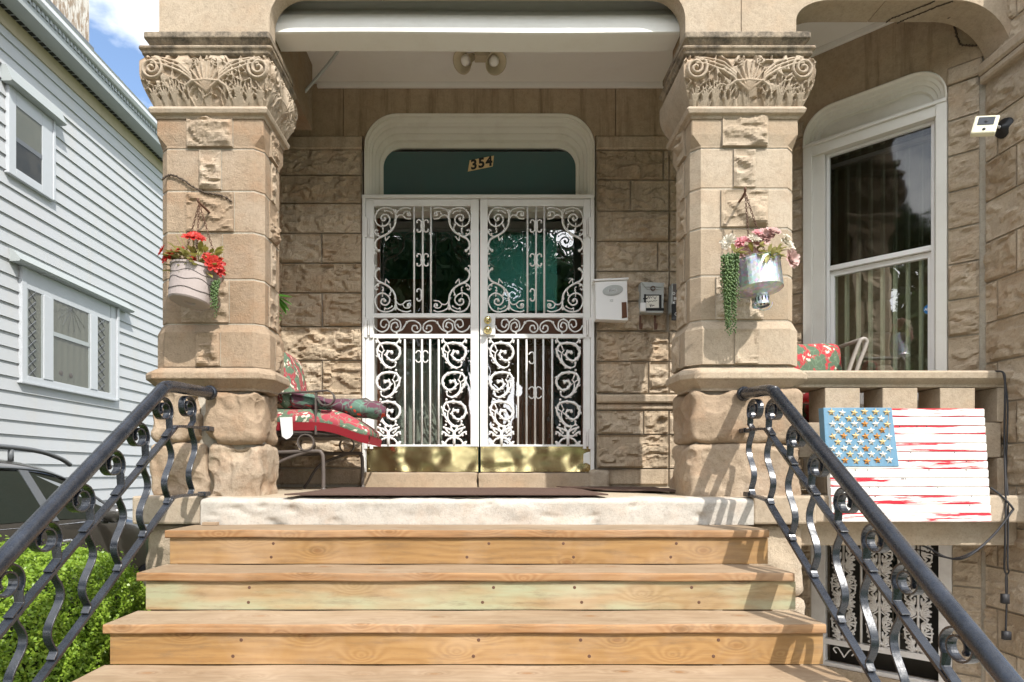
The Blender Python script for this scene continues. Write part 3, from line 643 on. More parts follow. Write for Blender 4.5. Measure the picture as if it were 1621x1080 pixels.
def column(cx, seed, boulders):
    col = MB()
    # shaft: alternate courses, rough panel in the middle of front and inner sides
    ys = [(513.5, 583), (443, 513.5), (369, 443), (303, 369), (236, 303), (172, 236)] if cx < 0 else [(508, 579), (437, 508), (362, 437), (299, 362), (235, 299), (170, 235)]
    d0 = CYC-HY
    faces = [Fr((cx, CYC-HY, 0), (1,0,0), (0,-1,0)), Fr((cx+HX, CYC, 0), (0,1,0), (1,0,0)), Fr((cx-HX, CYC, 0), (0,-1,0), (-1,0,0)), Fr((cx, CYC+HY, 0), (-1,0,0), (0,1,0))]
    loft(col, [octo(cx, CYC, HX-.003, HY-.003, .05, z) for z in (.76, 2.24)], tint=.6, mi=1)
    sh = col
    for i, (yt, yb) in enumerate(ys):
        z0, z1 = Zp(yb, d0)+.004, Zp(yt, d0)-.004; wide = (.25 if i % 2 == 0 else .55)
        wide = [.27, .54, .27, .54, .25, .52][i]
        tn = [random.random() for _ in range(3)]
        c0, c1 = (.085, .05) if i == 0 else (.05, .05); e0, e1 = (.03, .03) if i == 0 else (0, 0)
        if i == 0: rings = [(z0, .03, .08), (z1-.05, .03, .08), (z1, 0, .05)]
        elif i == 5: rings = [(z0, 0, .05), (z0+.012, .0, .05), (z0+.075, .008, .006), (z1, .008, .006)]
        else: rings = [(z0, -.003, .05), (z0+.005, 0, .05), (z1-.005, 0, .05), (z1, -.003, .05)]
        loft(sh, [octo(cx, CYC, HX+e, HY+e, c, z) for z, e, c in rings], tint=tn[0])
        ex = .03 if i == 0 else (.008 if i == 5 else 0)
        for k, F in enumerate(faces[:3]):
            hw = HX if k == 0 else HY; w = (2*hw-.10)*wide; off = (.0 if i != 1 else -.03)*(k == 0)
            a, b = off-w/2, off+w/2; zz1 = z1-(.05 if i == 0 else 0)
            # mortar line frame then the pitched panel
            rockface(sh, F, a, b, z0+.006, zz1-.006, amp=.036, base=.010, margin=.02, res=.011, n0=ex, tint=min(1, tn[1]+.15))
            for s in (a-.004, b+.001): 
                P = [F.P(s, z0+.004, ex+.0012), F.P(s+.004, z0+.004, ex+.0012), F.P(s+.004, zz1-.004, ex+.0012), F.P(s, zz1-.004, ex+.0012)]
                sh.add([tuple(p) for p in P], [(0,1,2,3)], .3, 1)
    return_parts = {}
    c_ = thing('column', '', 'x', (cx, CYC, 0)); del c_['label']; del c_['category']; c_.parent = house; c_.location = (cx, CYC-YW, 0)
    sh.build('shaft', [M['rust'] if cx < 0 else M['sandsmooth'], M['mortar']], c_)
    # neck moulding, bell, abacus
    mb = MB()
    loft(mb, [octo(cx, CYC, HX+e, HY+e, .005, z) for z, e in ((2.245, .012), (2.262, .018), (2.268, .036), (2.290, .044), (2.306, .036), (2.312, .02))], tint=.7)
    mb.build('neck_moulding', M['carved'], c_, bevel=.003)
    mb = MB(); N, Mv = 150, 64; zb0, zb1 = 2.31, 2.588; Ht = zb1-zb0
    for k in range(4):
        hwF, hdF = (HX, HY) if k in (0, 2) else (HY, HX)
        s = np.linspace(-1, 1, N if k in (0, 2) else 110); t = np.linspace(0, 1, Mv); Sg, Tg = np.meshgrid(s, t, indexing='ij')
        o = .018+.058*np.sin(np.pi/2*np.minimum(1, Tg*1.5))-.02*ss(.85, 1, Tg)
        Xf = Sg*(hwF+o); hw = hwF+.07
        if k < 3:
            Hr = relief(Xf, Tg*Ht, seed+k, hwF+.075)
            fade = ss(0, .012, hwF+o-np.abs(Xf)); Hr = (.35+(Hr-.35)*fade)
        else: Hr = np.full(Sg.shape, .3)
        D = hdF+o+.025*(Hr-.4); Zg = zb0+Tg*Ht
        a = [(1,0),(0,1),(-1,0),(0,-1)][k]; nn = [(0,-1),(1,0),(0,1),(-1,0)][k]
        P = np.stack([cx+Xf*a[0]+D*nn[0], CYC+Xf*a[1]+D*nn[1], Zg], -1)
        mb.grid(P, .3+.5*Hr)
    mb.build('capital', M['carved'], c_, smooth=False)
    mb = MB()
    loft(mb, [octo(cx, CYC, HX+e, HY+e, .01, z) for z, e in ((2.588, .055), (2.60, .068), (2.618, .072), (2.624, .082), (2.640, .082), (2.642, .02))], tint=.4)
    loft(mb, [octo(cx, CYC, HX+e, HY+e, .01, z) for z, e in ((2.643, .018), (2.66, .026), (2.675, .040), (2.695, .055), (2.698, .062), (2.734, .062), (2.735, .0))], tint=.4)
    mb.build('abacus', M['abacus'], c_, bevel=.006)
    # pedestal cap and boulders
    mb = MB(); py0, py1 = 3.78, 4.21
    def oct2(e, c, z): 
        return octo(cx, (py0+py1)/2, HX+e, (py1-py0)/2-.08+e, c, z)
    loft(mb, [oct2(e, .07, z) for z, e in ((.625, .02), (.640, .025), (.665, .05), (.685, .068), (.690, .078), (.722, .080), (.735, .072), (.760, .04), (.765, .0))], tint=.5)
    mb.build('pedestal_cap', M['rust'] if cx < 0 else M['sandsmooth'], c_, bevel=.006)
    mb = MB()
    for (x0, x1, z0, z1) in boulders: rockbox(mb, cx+x0, cx+x1, 3.795+np.random.rand()*.015, 4.20, z0, z1, .045, .024, n=64, freq=4.2)
    mb.box(cx-.28, cx+.26, 3.86, 4.16, -.05, .64, mi=1)
    mb.build('pedestal', [M['rust'], M['mortar']], c_, smooth=True)
    return c_
column(-1.63, 101, [(-.35, -.03, .312, .635), (-.032, .305, .310, .635), (-.365, .0, -.03, .318), (-.004, .315, -.05, .316)])
column(1.56, 151, [(-.335, .34, .305, .635), (-.345, .345, -.04, .312)])

# arcade above the columns ------------------------------------------------------
Fa = Fr((0, 3.95, 0), (1, 0, 0), (0, -1, 0)); AF = .11
mb = MB(); zs0 = 2.7365; r = .19; zt1 = 3.03; tp = 3.75
lx0, lx1, rx0, rx1 = -1.932, -1.275, 1.205, 1.865
mb.plate([(lx0, zs0), (lx1, zs0), (lx1, zt1-r)]+arc(lx1+r, zt1-r, r, 180, 90)+[(-.62, zt1), (-.62, tp), (lx0, tp)], Fa, -.0, AF, .55)
mb.plate([(-.615, zt1), (.60, zt1), (.60, tp), (-.615, tp)], Fa, 0, AF, .35)
mb.plate([(.605, zt1)]+arc(rx0-r, zt1-r, r, 90, 0)+[(rx0, zs0), (1.535, zs0), (1.535, tp), (.605, tp)], Fa, 0, AF, .6)
r2 = .2; zt3 = 2.955; r3 = .33
mb.plate([(1.54, zs0), (rx1, zs0)]+[(rx1, zt3-r2*.6)]+[(rx1+r2*(1-math.cos(R(a))), zt3-r2*.6+r2*.6*math.sin(R(a))) for a in range(10, 91, 10)]+[(2.4, zt3), (2.4, tp), (1.54, tp)], Fa, -.08, AF, .5)
mb.plate([(2.405, zt3)]+arc(3.15-r3, zt3-r3, r3, 90, 0, 14)+[(3.152, 2.60), (3.152, tp), (2.405, tp)], Fa, -.08, AF, .4)
mb.build('arch', M['sandsmooth'], house)
MB().box(-1.93, -1.30, 3.955, 4.9, 2.74, 3.26, tint=.4).box(-1.93, -1.625, 4.9, 5.2, 2.74, 3.26, tint=.4).build('pier', M['rust'], house); MB().box(1.22, 1.86, 3.96, 4.15, 2.74, 3.26, tint=.4).build('pier', M['rust'], house)
# white beam and ceiling
mb = MB(); n = 9
ring = lambda x: [(x, 4.13, 2.836), (x, 3.965, 2.836), (x, 3.955, 2.842), (x, 3.962, 2.90), (x, 3.99, 2.97), (x, 4.06, 3.05), (x, 4.13, 3.06), (x, 4.135, 3.24)]
P = np.array([ring(x) for x in np.linspace(-1.295, 1.215, 30)]); P[..., 2] += (.004*np.sin(np.linspace(0, 7, 30)))[:, None]
mb.grid(P, .5, closev=True, flip=True); mb.build('beam', M['white'], house, smooth=False)
mb = MB(); mb.box(-1.93, 3.15, 3.96, 5.2, 3.236, 3.40); mb.build('ceiling', M['ceiling'], house)
mb = MB(); mb.box(XL0+.3, XR1, YW-.045, YW-.016, 3.195, 3.235)
P0, P1 = Fw.P(0, 3.195, .016), Fw.P(ULEN, 3.195, .016)
mb.plate([(0, 3.195), (ULEN, 3.195), (ULEN, 3.235), (0, 3.235)], Fw, .016, .045); mb.build('ceiling_trim', M['ceiling'], house, bevel=.006)
# conduit from ceiling to the left
mb = MB(); d = 4.6; mb.tube(crv([(Xp(460, 4.75), 4.75, Zp(151, 4.75)), (Xp(476, 4.72), 4.72, Zp(150, 4.72)), (Xp(490, 4.7), 4.7, Zp(137, 4.7)), (Xp(533, 4.6), 4.6, Zp(84, 4.6)), (Xp(545, 4.55), 4.55, 3.24)], 6), .011, 8)
mb.build('conduit', M['silver'], house, smooth=True)
# upper body of the house behind (keeps light out of the porch ceiling, carries on above the frame)
mb = MB(); mb.box(-1.95, 4.6, 4.05, 9.5, 3.42, 7.5); mb.box(2.3, 4.6, 4.9, 9.5, -1.45, 3.4); mb.box(-1.95, -1.90, 5.5, 9.5, -1.45, 3.4)
mb.box(-1.9, 2.3, 9.45, 9.5, -1.45, 3.4); mb.box(-1.9, 4.5, 4.05, 4.2, 3.4, 3.5); mb.build('upper_wall', M['sand'], house)

# balustrade: pierced chequer of stone blocks under a rail --------------------------
bal = thing('balustrade', '', 'x'); del bal['label']; del bal['category']; bal.parent = house; bal.location = (2.5, 3.9-YW, 0)
mb = MB(); loft_r = [(.650, .0, .0), (.668, .0, .0), (.690, .035, 0), (.700, .045, 0), (.735, .05, 0), (.745, .04, 0)]
for z, e, _ in []: pass
P = np.array([[(1.80, 3.87-e, z) for z, e, _ in loft_r]+[(1.80, 4.14, .745), (1.80, 4.14, .650)], [(3.15, 3.87-e, z) for z, e, _ in loft_r]+[(3.15, 4.14, .745), (3.15, 4.14, .650)]])
mb.grid(P, .5, closev=True, flip=True); mb.build('rail', M['sandsmooth'], bal, bevel=.004)
rows = [(.442, .648), (.228, .440), (.008, .226)]
for ri, (z0, z1) in enumerate(rows):
    for k in range(5):
        x = 2.155+.345*k if ri % 2 == 0 else 1.985+.345*k
        w = .105 if ri % 2 == 0 else .095
        if x+w > 3.14: 
            if x-w > 3.1: continue
        mb = MB(); mb.box(x-w, min(x+w, 3.145), 3.865+.012*(ri % 2), 4.06, z0+.001, z1-.001, tint=random.random()); mb.build('block', M['sandsmooth'], bal, bevel=.004)

# door case, transom, doors -----------------------------------------------------------
mb = MB()
def ushape(xl, xr, zt, r, n=10, z0=None):
    z0 = zy(312) if z0 is None else z0
    return [(xl, z0)]+[(xl, z0+(zt-r-z0)*.5)]+arc(xl+r, zt-r, r, 180, 90, n)+arc(xr-r, zt-r, r, 90, 0, n)+[(xr, z0+(zt-r-z0)*.5), (xr, z0)]
Oi = (Xp(607, 5.295), Xp(911.5, 5.295), Zp(234, 5.295), .16); Oo = (xpx(577), xpx(941), zy(182), .265)
lay = [(1.0, -.05), (1.0, .022), (.965, .03), (.93, .026), (.90, .012), (.86, .012), (.84, -.002), (.72, -.012), (.70, -.02), (.60, -.028), (.57, -.045), (.42, -.07), (.40, -.085), (.24, -.11), (.20, -.14), (.0, -.145), (.0, -.17)]
rg = []
for t, dep in lay:
    q = [Oi[i]+(Oo[i]-Oi[i])*t for i in range(4)]
    rg.append([tuple(Fd.P(u, z, dep)) for u, z in ushape(*q)])
mb.grid(np.array(rg), .5, flip=False); mb.build('door_case', M['cream'], house, smooth=False)
mb = MB(); mb.box(xpx(570), xpx(950), YW+.155, YW+.165, zy(316), zy(225)); tr = mb.build('transom_window', M['teal'], house)
# jambs behind the gate
mb = MB()
for a, b in ((574, 590), (933, 944)): mb.box(xpx(a), xpx(b), YW+.05, YW+.28, .03, zy(313))
mb.box(xpx(590), xpx(933), YW+.06, YW+.2, zy(330), zy(312)); mb.build('door_jamb', M['cream'], house)
mb = MB(); rockbox(mb, xpx(573), xpx(756), YW-.06, YW+.3, .0, zy(748), .012, .004, n=30); rockbox(mb, xpx(757), xpx(942), YW-.065, YW+.3, .0, zy(748.5), .012, .004, n=30); rockbox(mb, xpx(930), xpx(962), YW-.09, YW+.1, .0, zy(743), .03, .008)
mb.build('threshold', M['sandsmooth'], house, smooth=True)
# the glazed door leaves behind
YD = YW+.22
for a, b in ((590, 757), (761, 932)):
    d = MB(); x0, x1 = Xp(a, YD), Xp(b, YD); z0, z1 = .06, Zp(325, YD)
    d.box(x0, x0+.06, YD, YD+.04, z0, z1); d.box(x1-.06, x1, YD, YD+.04, z0, z1); d.box(x0+.06, x1-.06, YD, YD+.04, z1-.07, z1); d.box(x0+.06, x1-.06, YD, YD+.04, z0, z0+.2); d.box(x0+.06, x1-.06, YD, YD+.04, Zp(532, YD), Zp(504, YD))
    do = d.build('door', M['brownwood'], house, bevel=.003)
    g = MB(); g.box(x0+.055, x1-.055, YD+.015, YD+.021, z0+.19, z1-.06); g.build('pane', M['glass'], do)
# hall seen through the panes
mb = MB(); hy = 8.2
mb.add([(-1.6, hy, 0), (2.2, hy, 0), (2.2, hy, 3.4), (-1.6, hy, 3.4)], [(0,1,2,3)], mi=0)
mb.add([(-1.6, 5.48, .02), (2.2, 5.48, .02), (2.2, hy, .02), (-1.6, hy, .02)], [(0,1,2,3)], mi=1)
mb.add([(-1.6, 5.48, 0), (-1.6, hy, 0), (-1.6, hy, 3.3), (-1.6, 5.48, 3.3)], [(0,1,2,3)], mi=0); mb.add([(2.2, 5.48, 0), (2.2, hy, 0), (2.2, hy, 3.3), (2.2, 5.48, 3.3)], [(3,2,1,0)], mi=0)
mb.add([(-1.6, 5.48, 3.2), (2.2, 5.48, 3.2), (2.2, hy, 3.2), (-1.6, hy, 3.2)], [(0,1,2,3)], mi=2)
mb.build('hall', [M['tealwall'], M['brownwood'], M['ceiling']], house)
mb = MB(); mb.box(.02, .62, 5.425, 5.45, 1.50, 2.14); mb.build('inner_panel', M['tealwall'], house)
mb = MB(); mb.box(.05, .60, 5.48, 5.52, .03, 1.495); mb.box(-.9, -.55, 6.2, 6.25, .03, 2.0); mb.build('inner_door', M['brownwood'], house)
mb = MB(); U, V = np.meshgrid(np.linspace(-.75, -.35, 60), np.linspace(.1, 1.2, 6), indexing='ij'); mb.grid(np.stack([U, 5.5+.02*np.sin(U*90), V], -1)); mb.grid(np.stack([U+.72, 5.5+.02*np.sin(U*80), V], -1)); mb.build('curtain', M['curtain'], house, smooth=True)

# window in the angled wall ---------------------------------------------------------------
mb = MB(); def_w = (WU0+.005, WU1-.005)
Oo2 = (WU0, WU1, WZT, WR); Oi2 = (WU0+.085, WU1-.085, WZT-.11, WR*.62); zk = 2.54
rg = []
for t, dep in [(1, -.06), (1, .03), (.93, .036), (.86, .03), (.80, .014), (.62, .008), (.58, -.006), (.40, -.012), (.36, -.026), (.10, -.032), (.06, -.045), (0, -.05)]:
    q = [Oi2[i]+(Oo2[i]-Oi2[i])*t for i in range(4)]; rg.append([tuple(Fw.P(u, z, dep)) for u, z in ushape(*q, z0=zk)])
mb.grid(np.array(rg), .5)
mb.plate(ushape(Oi2[0]-.01, Oi2[1]+.01, Oi2[2]+.01, Oi2[3], z0=zk), Fw, -.10, -.052)
wnd = mb.build('window', M['cream'], house)
S0, S1 = u45(1306), u45(1478); ZB, ZM, ZT = .80, 1.625, 2.445
mb = MB(); pl = lambda a, b, z0, z1, n0, n1: mb.plate([(a, z0), (b, z0), (b, z1), (a, z1)], Fw, n0, n1)
pl(WU0, WU0+.06, WZ0, zk, -.1, .028); pl(WU0+.06, S0-.005, WZ0, zk-.07, -.12, -.005); pl(WU1-.06, WU1, WZ0, zk, -.1, .028); pl(S1+.005, WU1-.06, WZ0, zk-.07, -.12, -.005)
pl(WU0+.06, WU1-.06, zk-.072, zk-.001, -.1, .02); pl(WU0, WU1, zk, zk+.022, -.1, .036); pl(WU0+.06, WU1-.06, WZ0, ZB-.04, -.1, .0)
mb.build('frame', M['white'], wnd, bevel=.003)
mb = MB(); f = .02
for a, b, z0, z1, n in ((S0, S0+f, ZB-.04, ZT+.02, -.03), (S1-f, S1, ZB-.04, ZT+.02, -.03), (S0+f, S1-f, ZT, ZT+.02, -.03), (S0+f, S1-f, ZM-.012, ZM+.022, -.03), (S0+f, S1-f, ZM-.05, ZM-.014, -.06), (S0+f, S0+f*2.2, ZB, ZM-.05, -.06), (S1-f*2.2, S1-f, ZB, ZM-.05, -.06), (S0+f, S1-f, ZB-.04, ZB, -.05), (S0+f, S1-f, ZT-.075, ZT-.045, -.07)): pl(a, b, z0, z1, n-.03, n)
mb.build('sash', M['tin'], wnd, bevel=.002)
mb = MB(); pl(S0+f, S1-f, ZM+.02, ZT, -.055, -.053); pl_o = mb.build('screen', M['screen'], wnd)
mb = MB(); pl(S0+f, S1-f, ZB, ZM-.04, -.085, -.083); pl(S0+f, S1-f, ZM, ZT, -.105, -.103); mb.build('pane', M['winglass'], wnd)
mb = MB(); k = 0
for i in range(9):
    u = S0+.03+i*(S1-S0-.05)/8
    mb.plate([(u-.008, .7), (u+.008, .7), (u+.008, 2.5), (u-.008, 2.5)], Fw, -.17, -.112)
mb.build('blinds', M['blind'], wnd)
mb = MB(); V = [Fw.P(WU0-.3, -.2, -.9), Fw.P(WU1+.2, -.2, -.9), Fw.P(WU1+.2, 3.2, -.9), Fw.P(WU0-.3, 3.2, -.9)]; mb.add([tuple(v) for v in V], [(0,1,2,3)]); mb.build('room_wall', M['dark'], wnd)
# round alarm sticker on the lower pane
su, sz = u45(1466), Zp(487, 4.28)
mb = MB(); mb.plate([(su+.030*math.cos(R(a)), sz+.032*math.sin(R(a))) for a in range(0, 360, 30)], Fw, -.082, -.0795); stk = mb.build('sticker', M['stickerblue'], wnd)
def text_mesh(txt, size, mat, name, parent, F, u, z, n, tilt=0, bold=.0, extr=.0006, align='CENTER', shear=0):
    c = bpy.data.curves.new(name, 'FONT'); c.body = txt; c.size = size; c.align_x = align; c.align_y = 'CENTER'; c.extrude = extr; c.offset = bold; c.shear = shear; c.resolution_u = 3
    o = bpy.data.objects.new('tmp', c); S.collection.objects.link(o); bpy.context.view_layer.update()
    me = bpy.data.meshes.new_from_object(o.evaluated_get(bpy.context.evaluated_depsgraph_get())); bpy.data.objects.remove(o)
    off = Vector((0,0,0)); r = parent
    while r is not None: off += r.location; r = r.parent
    ct, st_ = math.cos(tilt), math.sin(tilt)
    for v in me.vertices:
        a, b = v.co.x*ct-v.co.y*st_, v.co.x*st_+v.co.y*ct
        v.co = F.P(u+a, z+b, n+v.co.z)-off
    me.materials.clear(); me.materials.append(mat); me.update()
    o = bpy.data.objects.new(name, me); S.collection.objects.link(o); o.parent = parent; return o
text_mesh('ADT', .024, M['tin'], 'lettering', wnd, Fw, su, sz, -.0785, bold=.0006)
# ------------------------------------------------------------------ the white double security gate
YG = 5.14
gate = thing('security_gate', '', 'x'); del gate['label']; del gate['category']; gate.parent = house; gate.location = (-.04, YG-YW, 0)
gx = lambda p: Xp(p, YG); gz = lambda p: Zp(p, YG); gs = YG/FPX
mb = MB()
for a, b in ((574.5, 579), (934, 939.5)): mb.box(gx(a), gx(b), YG-.03, YG+.03, gz(748), gz(313.5))
mb.box(gx(574), gx(940), YG-.035, YG+.03, gz(316), gz(311)); mb.build('frame', M['gate'], gate, bevel=.002)
for a, b in ((579.5, 590.5), (923, 933.5)): MB().box(gx(a), gx(b), YG-.02, YG+.02, gz(747), gz(317)).build('hinge_stile', M['gate'], gate, bevel=.002)
def sc2(pts, ox, oy, k, mx_=None, my_=None):
    o = []
    for x, y in pts:
        if mx_ is not None: x = 2*mx_-x
        if my_ is not None: y = 2*my_-y
        o.append((gx(ox+x/k), YG-.006, gz(oy+y/k)))
    return o
def scroll_top(mb, ox):
    k = 5.682
    A = [(206,112),(188,78),(150,58),(105,54),(60,70),(32,110),(22,155),(40,200),(80,222),(120,212),(150,182),(153,148),(130,120),(100,116),(76,138),(84,166),(104,170),(116,154)]
    B = [(205,70),(208,120),(204,190),(185,238),(150,276),(112,300),(70,320),(40,340),(24,375),(25,408),(50,440)]
    Cc = [(112,300),(72,312),(38,298),(20,272),(30,252),(48,262)]
    D = [(210,105),(230,78),(270,60),(312,54),(346,66)]; E = [(212,150),(235,122),(270,124),(300,150),(345,155)]; F_ = [(270,124),(290,92),(330,92),(338,122),(316,126),(310,110)]
    G = [(110,64),(108,90),(130,80),(172,100)]; H = [(88,190),(90,240),(96,270),(80,278)]; I = [(150,276),(165,240),(150,208)]; K = [(112,300),(120,345),(150,312)]; Lx = [(24,408),(18,465),(34,470)]
    for mxx in (None, 447):
        for myy in (None, 522):
            for P, r in ((A,1.35),(B,1.7),(Cc,1.2),(D,1.2),(E,1.1),(F_,1.0),(G,.9),(H,.9),(I,1.0),(K,1.0),(Lx,1.0)):
                mb.tube(crv(sc2(P, ox, 320, k, mxx, myy), 5), r*gs, 6)
            for (x, y), r in (((110,155),2.6),((55,440),2.6),((318,110),2.4),((203,172),2.4),((50,290),1.9),((155,206),2.0),((92,245),1.9),((174,104),1.6),((30,468),1.5),((120,345),1.6),((207,105),2.6)):
                mb.ball(sc2([(x, y)], ox, 320, k, mxx, myy)[0], r*gs, 8)
    for cy, both in ((220, 1), (525, 1), (840, 0)):
        P = [(397,cy-32),(402,cy-50),(420,cy-56),(437,cy-40),(437,cy-5),(432,cy),(437,cy+5),(437,cy+36),(420,cy+52),(402,cy+46),(397,cy+30)]
        for mxx in (None, 449) if both else (None,): mb.tube(crv(sc2(P, ox, 320, k, mxx), 4), 1.25*gs, 6); [mb.ball(sc2([q], ox, 320, k, mxx)[0], 1.7*gs, 6) for q in ((400,cy-34),(400,cy+32))]
    for bx in (373, 450, 524): x = gx(ox+bx/k); mb.box(x-1.4*gs, x+1.4*gs, YG-.008, YG+.008, gz(498), gz(327))
def scroll_mid(mb, ox, w0, w1):
    k = 3.6; ry = 480
    A = [(112,128),(128,152),(160,165),(190,150),(200,120),(185,96),(158,100),(152,128),(172,140),(184,124)]
    B = [(197,130),(208,105),(236,94),(262,110),(264,145),(240,165),(214,152),(215,122),(240,112),(250,132),(238,142)]
    Cc = [(240,165),(275,150),(305,108),(345,103),(376,122),(380,152),(356,168),(332,154),(336,132),(356,130),(362,146)]
    s = (w1-w0)/(552/3.6)
    def tr(P, mxx): return [(gx(w0+((2*388-x if mxx else x)-112)/k*s), YG-.006, gz(ry+y/k)) for x, y in P]
    for mxx in (0, 1):
        for P, r in ((A,1.25),(B,1.25),(Cc,1.25)): mb.tube(crv(tr(P, mxx), 5), r*gs, 6)
        for x, y, r in ((184,124,1.7),(250,135,1.7),(362,146,1.7),(300,112,2.4),(232,90,1.8),(243,172,1.8)): mb.ball(tr([(x, y)], mxx)[0], r*gs, 6)
def rinceau(mb, ox, rs):
    # ox: left edge of the 40 px wide acanthus strip
    k = 4.909
    def tr(P, oy=0, mir=False): return [(gx(ox+((250-x if mir else x)-25)/k), YG-.008, gz(500+(y+oy)/k)) for x, y in P]
    Cs = [(195,640-455),(150,640-455)]
    big = [(150,412),(100,392),(62,340),(38,280),(60,228),(118,214),(180,228),(214,272),(205,322),(165,352),(125,335),(108,300),(132,278),(160,292)]
    inn = [(95,268),(76,300),(80,350),(110,388),(150,404),(178,392),(182,368)]
    def leaflets(P, oy, mir, step=5, ln=20):
        Q = crv([Vector((x, y, 0)) for x, y in P], 6)
        for i in range(4, len(Q)-3, step):
            t = (Q[i+1]-Q[i-1]).normalized(); 
            for s in (-1, 1):
                nrm = Vector((-t.y, t.x, 0))*s; l = ln*(.7+.6*rs.rand())
                a = Q[i]; b = a+nrm*l*.5+t*l*.35; c = a+nrm*l*.62+t*l*.95
                mb.tube(tr([(a.x, a.y), (b.x, b.y), (c.x, c.y)], oy, mir), [1.3*gs, 1.15*gs, .35*gs], 5)
    for oy, mir in ((0, False), (228, True), (456, False)):
        Q = crv([Vector((x, y, 0)) for x, y in big], 6); P2 = [(q.x, q.y) for q in Q]; n = len(P2)
        mb.tube(tr(P2, oy, mir), [gs*(2.3-.9*abs(2*i/(n-1)-1)) for i in range(n)], 6)
        mb.tube(crv(tr(inn, oy, mir), 5), 1.2*gs, 6); leaflets(big, oy, mir); 
        mb.ball(tr([(152, 290)], oy, mir)[0], 2.8*gs, 7); mb.ball(tr([(182, 366)], oy, mir)[0], 2.2*gs, 7); mb.ball(tr([(185, 425)], oy, mir)[0], 2.2*gs, 6)
        for a, b in (((60,330),(80,345)),((45,270),(78,292)),((70,225),(88,268))): mb.tube(tr([a, b], oy, mir), 1.1*gs, 5)
    for s in (False, True):
        for P in ([(40,185),(45,200),(70,225)],[(30,190),(34,215)],[(125,905),(80,880),(40,870)],[(125,930),(85,935),(45,905),(30,925)],[(125,945),(80,960),(45,1000),(30,975)],[(125,905),(100,870),(110,850)],[(60,880),(75,905)]): mb.tube(crv(tr(P, 0, s), 4), 1.6*gs, 6)
        for x, y in ((40,180),(45,868),(60,850),(80,880),(35,905),(60,930),(85,910),(40,985),(60,1000),(95,955)): mb.ball(tr([(x, y)], 0, s)[0], 2.1*gs, 6)
    mb.tube(tr([(125,900),(125,1010)]), 2.6*gs, 6)
for li, (x0, x1, p0, p1, ox, kx0, kx1) in enumerate(((590.5, 758, 591.5, 745, 590, 581, 757), (760, 923, 772, 922, 769.3, 761, 934))):
    lf = MB()
    lf.box(gx(745) if li == 0 else gx(760), gx(758) if li == 0 else gx(772), YG-.018, YG+.018, gz(708), gz(317))
    if li == 0: lf.box(gx(590.5), gx(592.5), YG-.018, YG+.018, gz(708), gz(317))
    for a, b in ((317, 327.5), (496.8, 503.5), (529.5, 536), (704, 708)): lf.box(gx(592.6 if li == 0 else 772.1), gx(744.9 if li == 0 else 922.9), YG-.016, YG+.016, gz(b), gz(a))
    lo = lf.build('leaf', M['gate'], gate, bevel=.002)
    if li: lo['label'] = 'gate leaf with the brass lock'
    sm = MB(); scroll_top(sm, ox); scroll_mid(sm, 0, 592 if li == 0 else 784, 744 if li == 0 else 922)
    rs = np.random.RandomState(3+li)
    for q in ((594.5, 698.5) if li == 0 else (773.5, 878.5)): rinceau(sm, q, rs)
    for bx in ((641, 655, 668, 681, 694.5) if li == 0 else (820, 833.5, 847, 860, 874)):
        x = gx(bx); sm.box(x-1.4*gs, x+1.4*gs, YG-.008, YG+.008, gz(706), gz(535))
    for cx_, cy_, both in (((668, 565, 1),) if li == 0 else ((847, 567, 0), (847, 622, 1))):
        P = [(-10,-5),(-8,-8),(-4,-9),(-1.6,-5),(-2,0),(-1.6,5),(-4,9),(-8,8),(-10,5)]
        for s in ((1, -1) if both else (1,)): sm.tube(crv([(gx(cx_+s*a), YG-.008, gz(cy_+b)) for a, b in P], 4), 1.1*gs, 6)
    sm.build('scrollwork', M['gate'], lo, smooth=True)
    kp = MB(); U, V = np.meshgrid(np.linspace(gx(kx0), gx(kx1), 60), np.linspace(gz(747), gz(707), 16), indexing='ij'); n = fbm(np.stack([U*5, V*6, U*0+li*5], -1), 2, 4)
    kp.grid(np.stack([U, YG-.022+.016*(n-.5), V], -1))
    for i in range(5): kp.ball((gx(kx0+4+(kx1-kx0-8)*i/4), YG-.024, gz(743)), .005, 6); kp.ball((gx(kx0+4+(kx1-kx0-8)*i/4), YG-.024, gz(710)), .005, 6)
    kp.build('kick_plate', M['brass'], lo, smooth=True)
    hx = 584.5 if li == 0 else 929
    for i, hy in enumerate((362, 520, 695)):
        hm = MB(); hm.box(gx(hx-7), gx(hx-2), YG-.036, YG-.028, gz(hy+16), gz(hy-16)); hm.box(gx(hx+2), gx(hx+7), YG-.036, YG-.02, gz(hy+16), gz(hy-16)); hm.tube([(gx(hx), YG-.034, gz(hy+12)), (gx(hx), YG-.034, gz(hy-12))], .007, 8)
        hm.build('hinge', M['rustgate'] if li else M['gate'], lo, bevel=.001)
    if li:
        pm = MB(); pm.box(gx(760), gx(784), YG-.03, YG-.019, gz(532), gz(500)); pm.build('lock_plate', M['gate'], lo, bevel=.004)
        for y, r in ((508.3, 6.2), (524.3, 6.8)):
            km = MB(); km.lathe([(0, .055), (r*.5*gs, .054), (r*.62*gs, .048), (r*.6*gs, .03), (r*.45*gs, .022), (r*.9*gs, .012), (r*1.0*gs, .004), (r*1.0*gs, 0)], (gx(772), YG-.03, gz(y)), (0, -1, 0), 20)
            km.build('knob', M['brass'], lo, smooth=True)
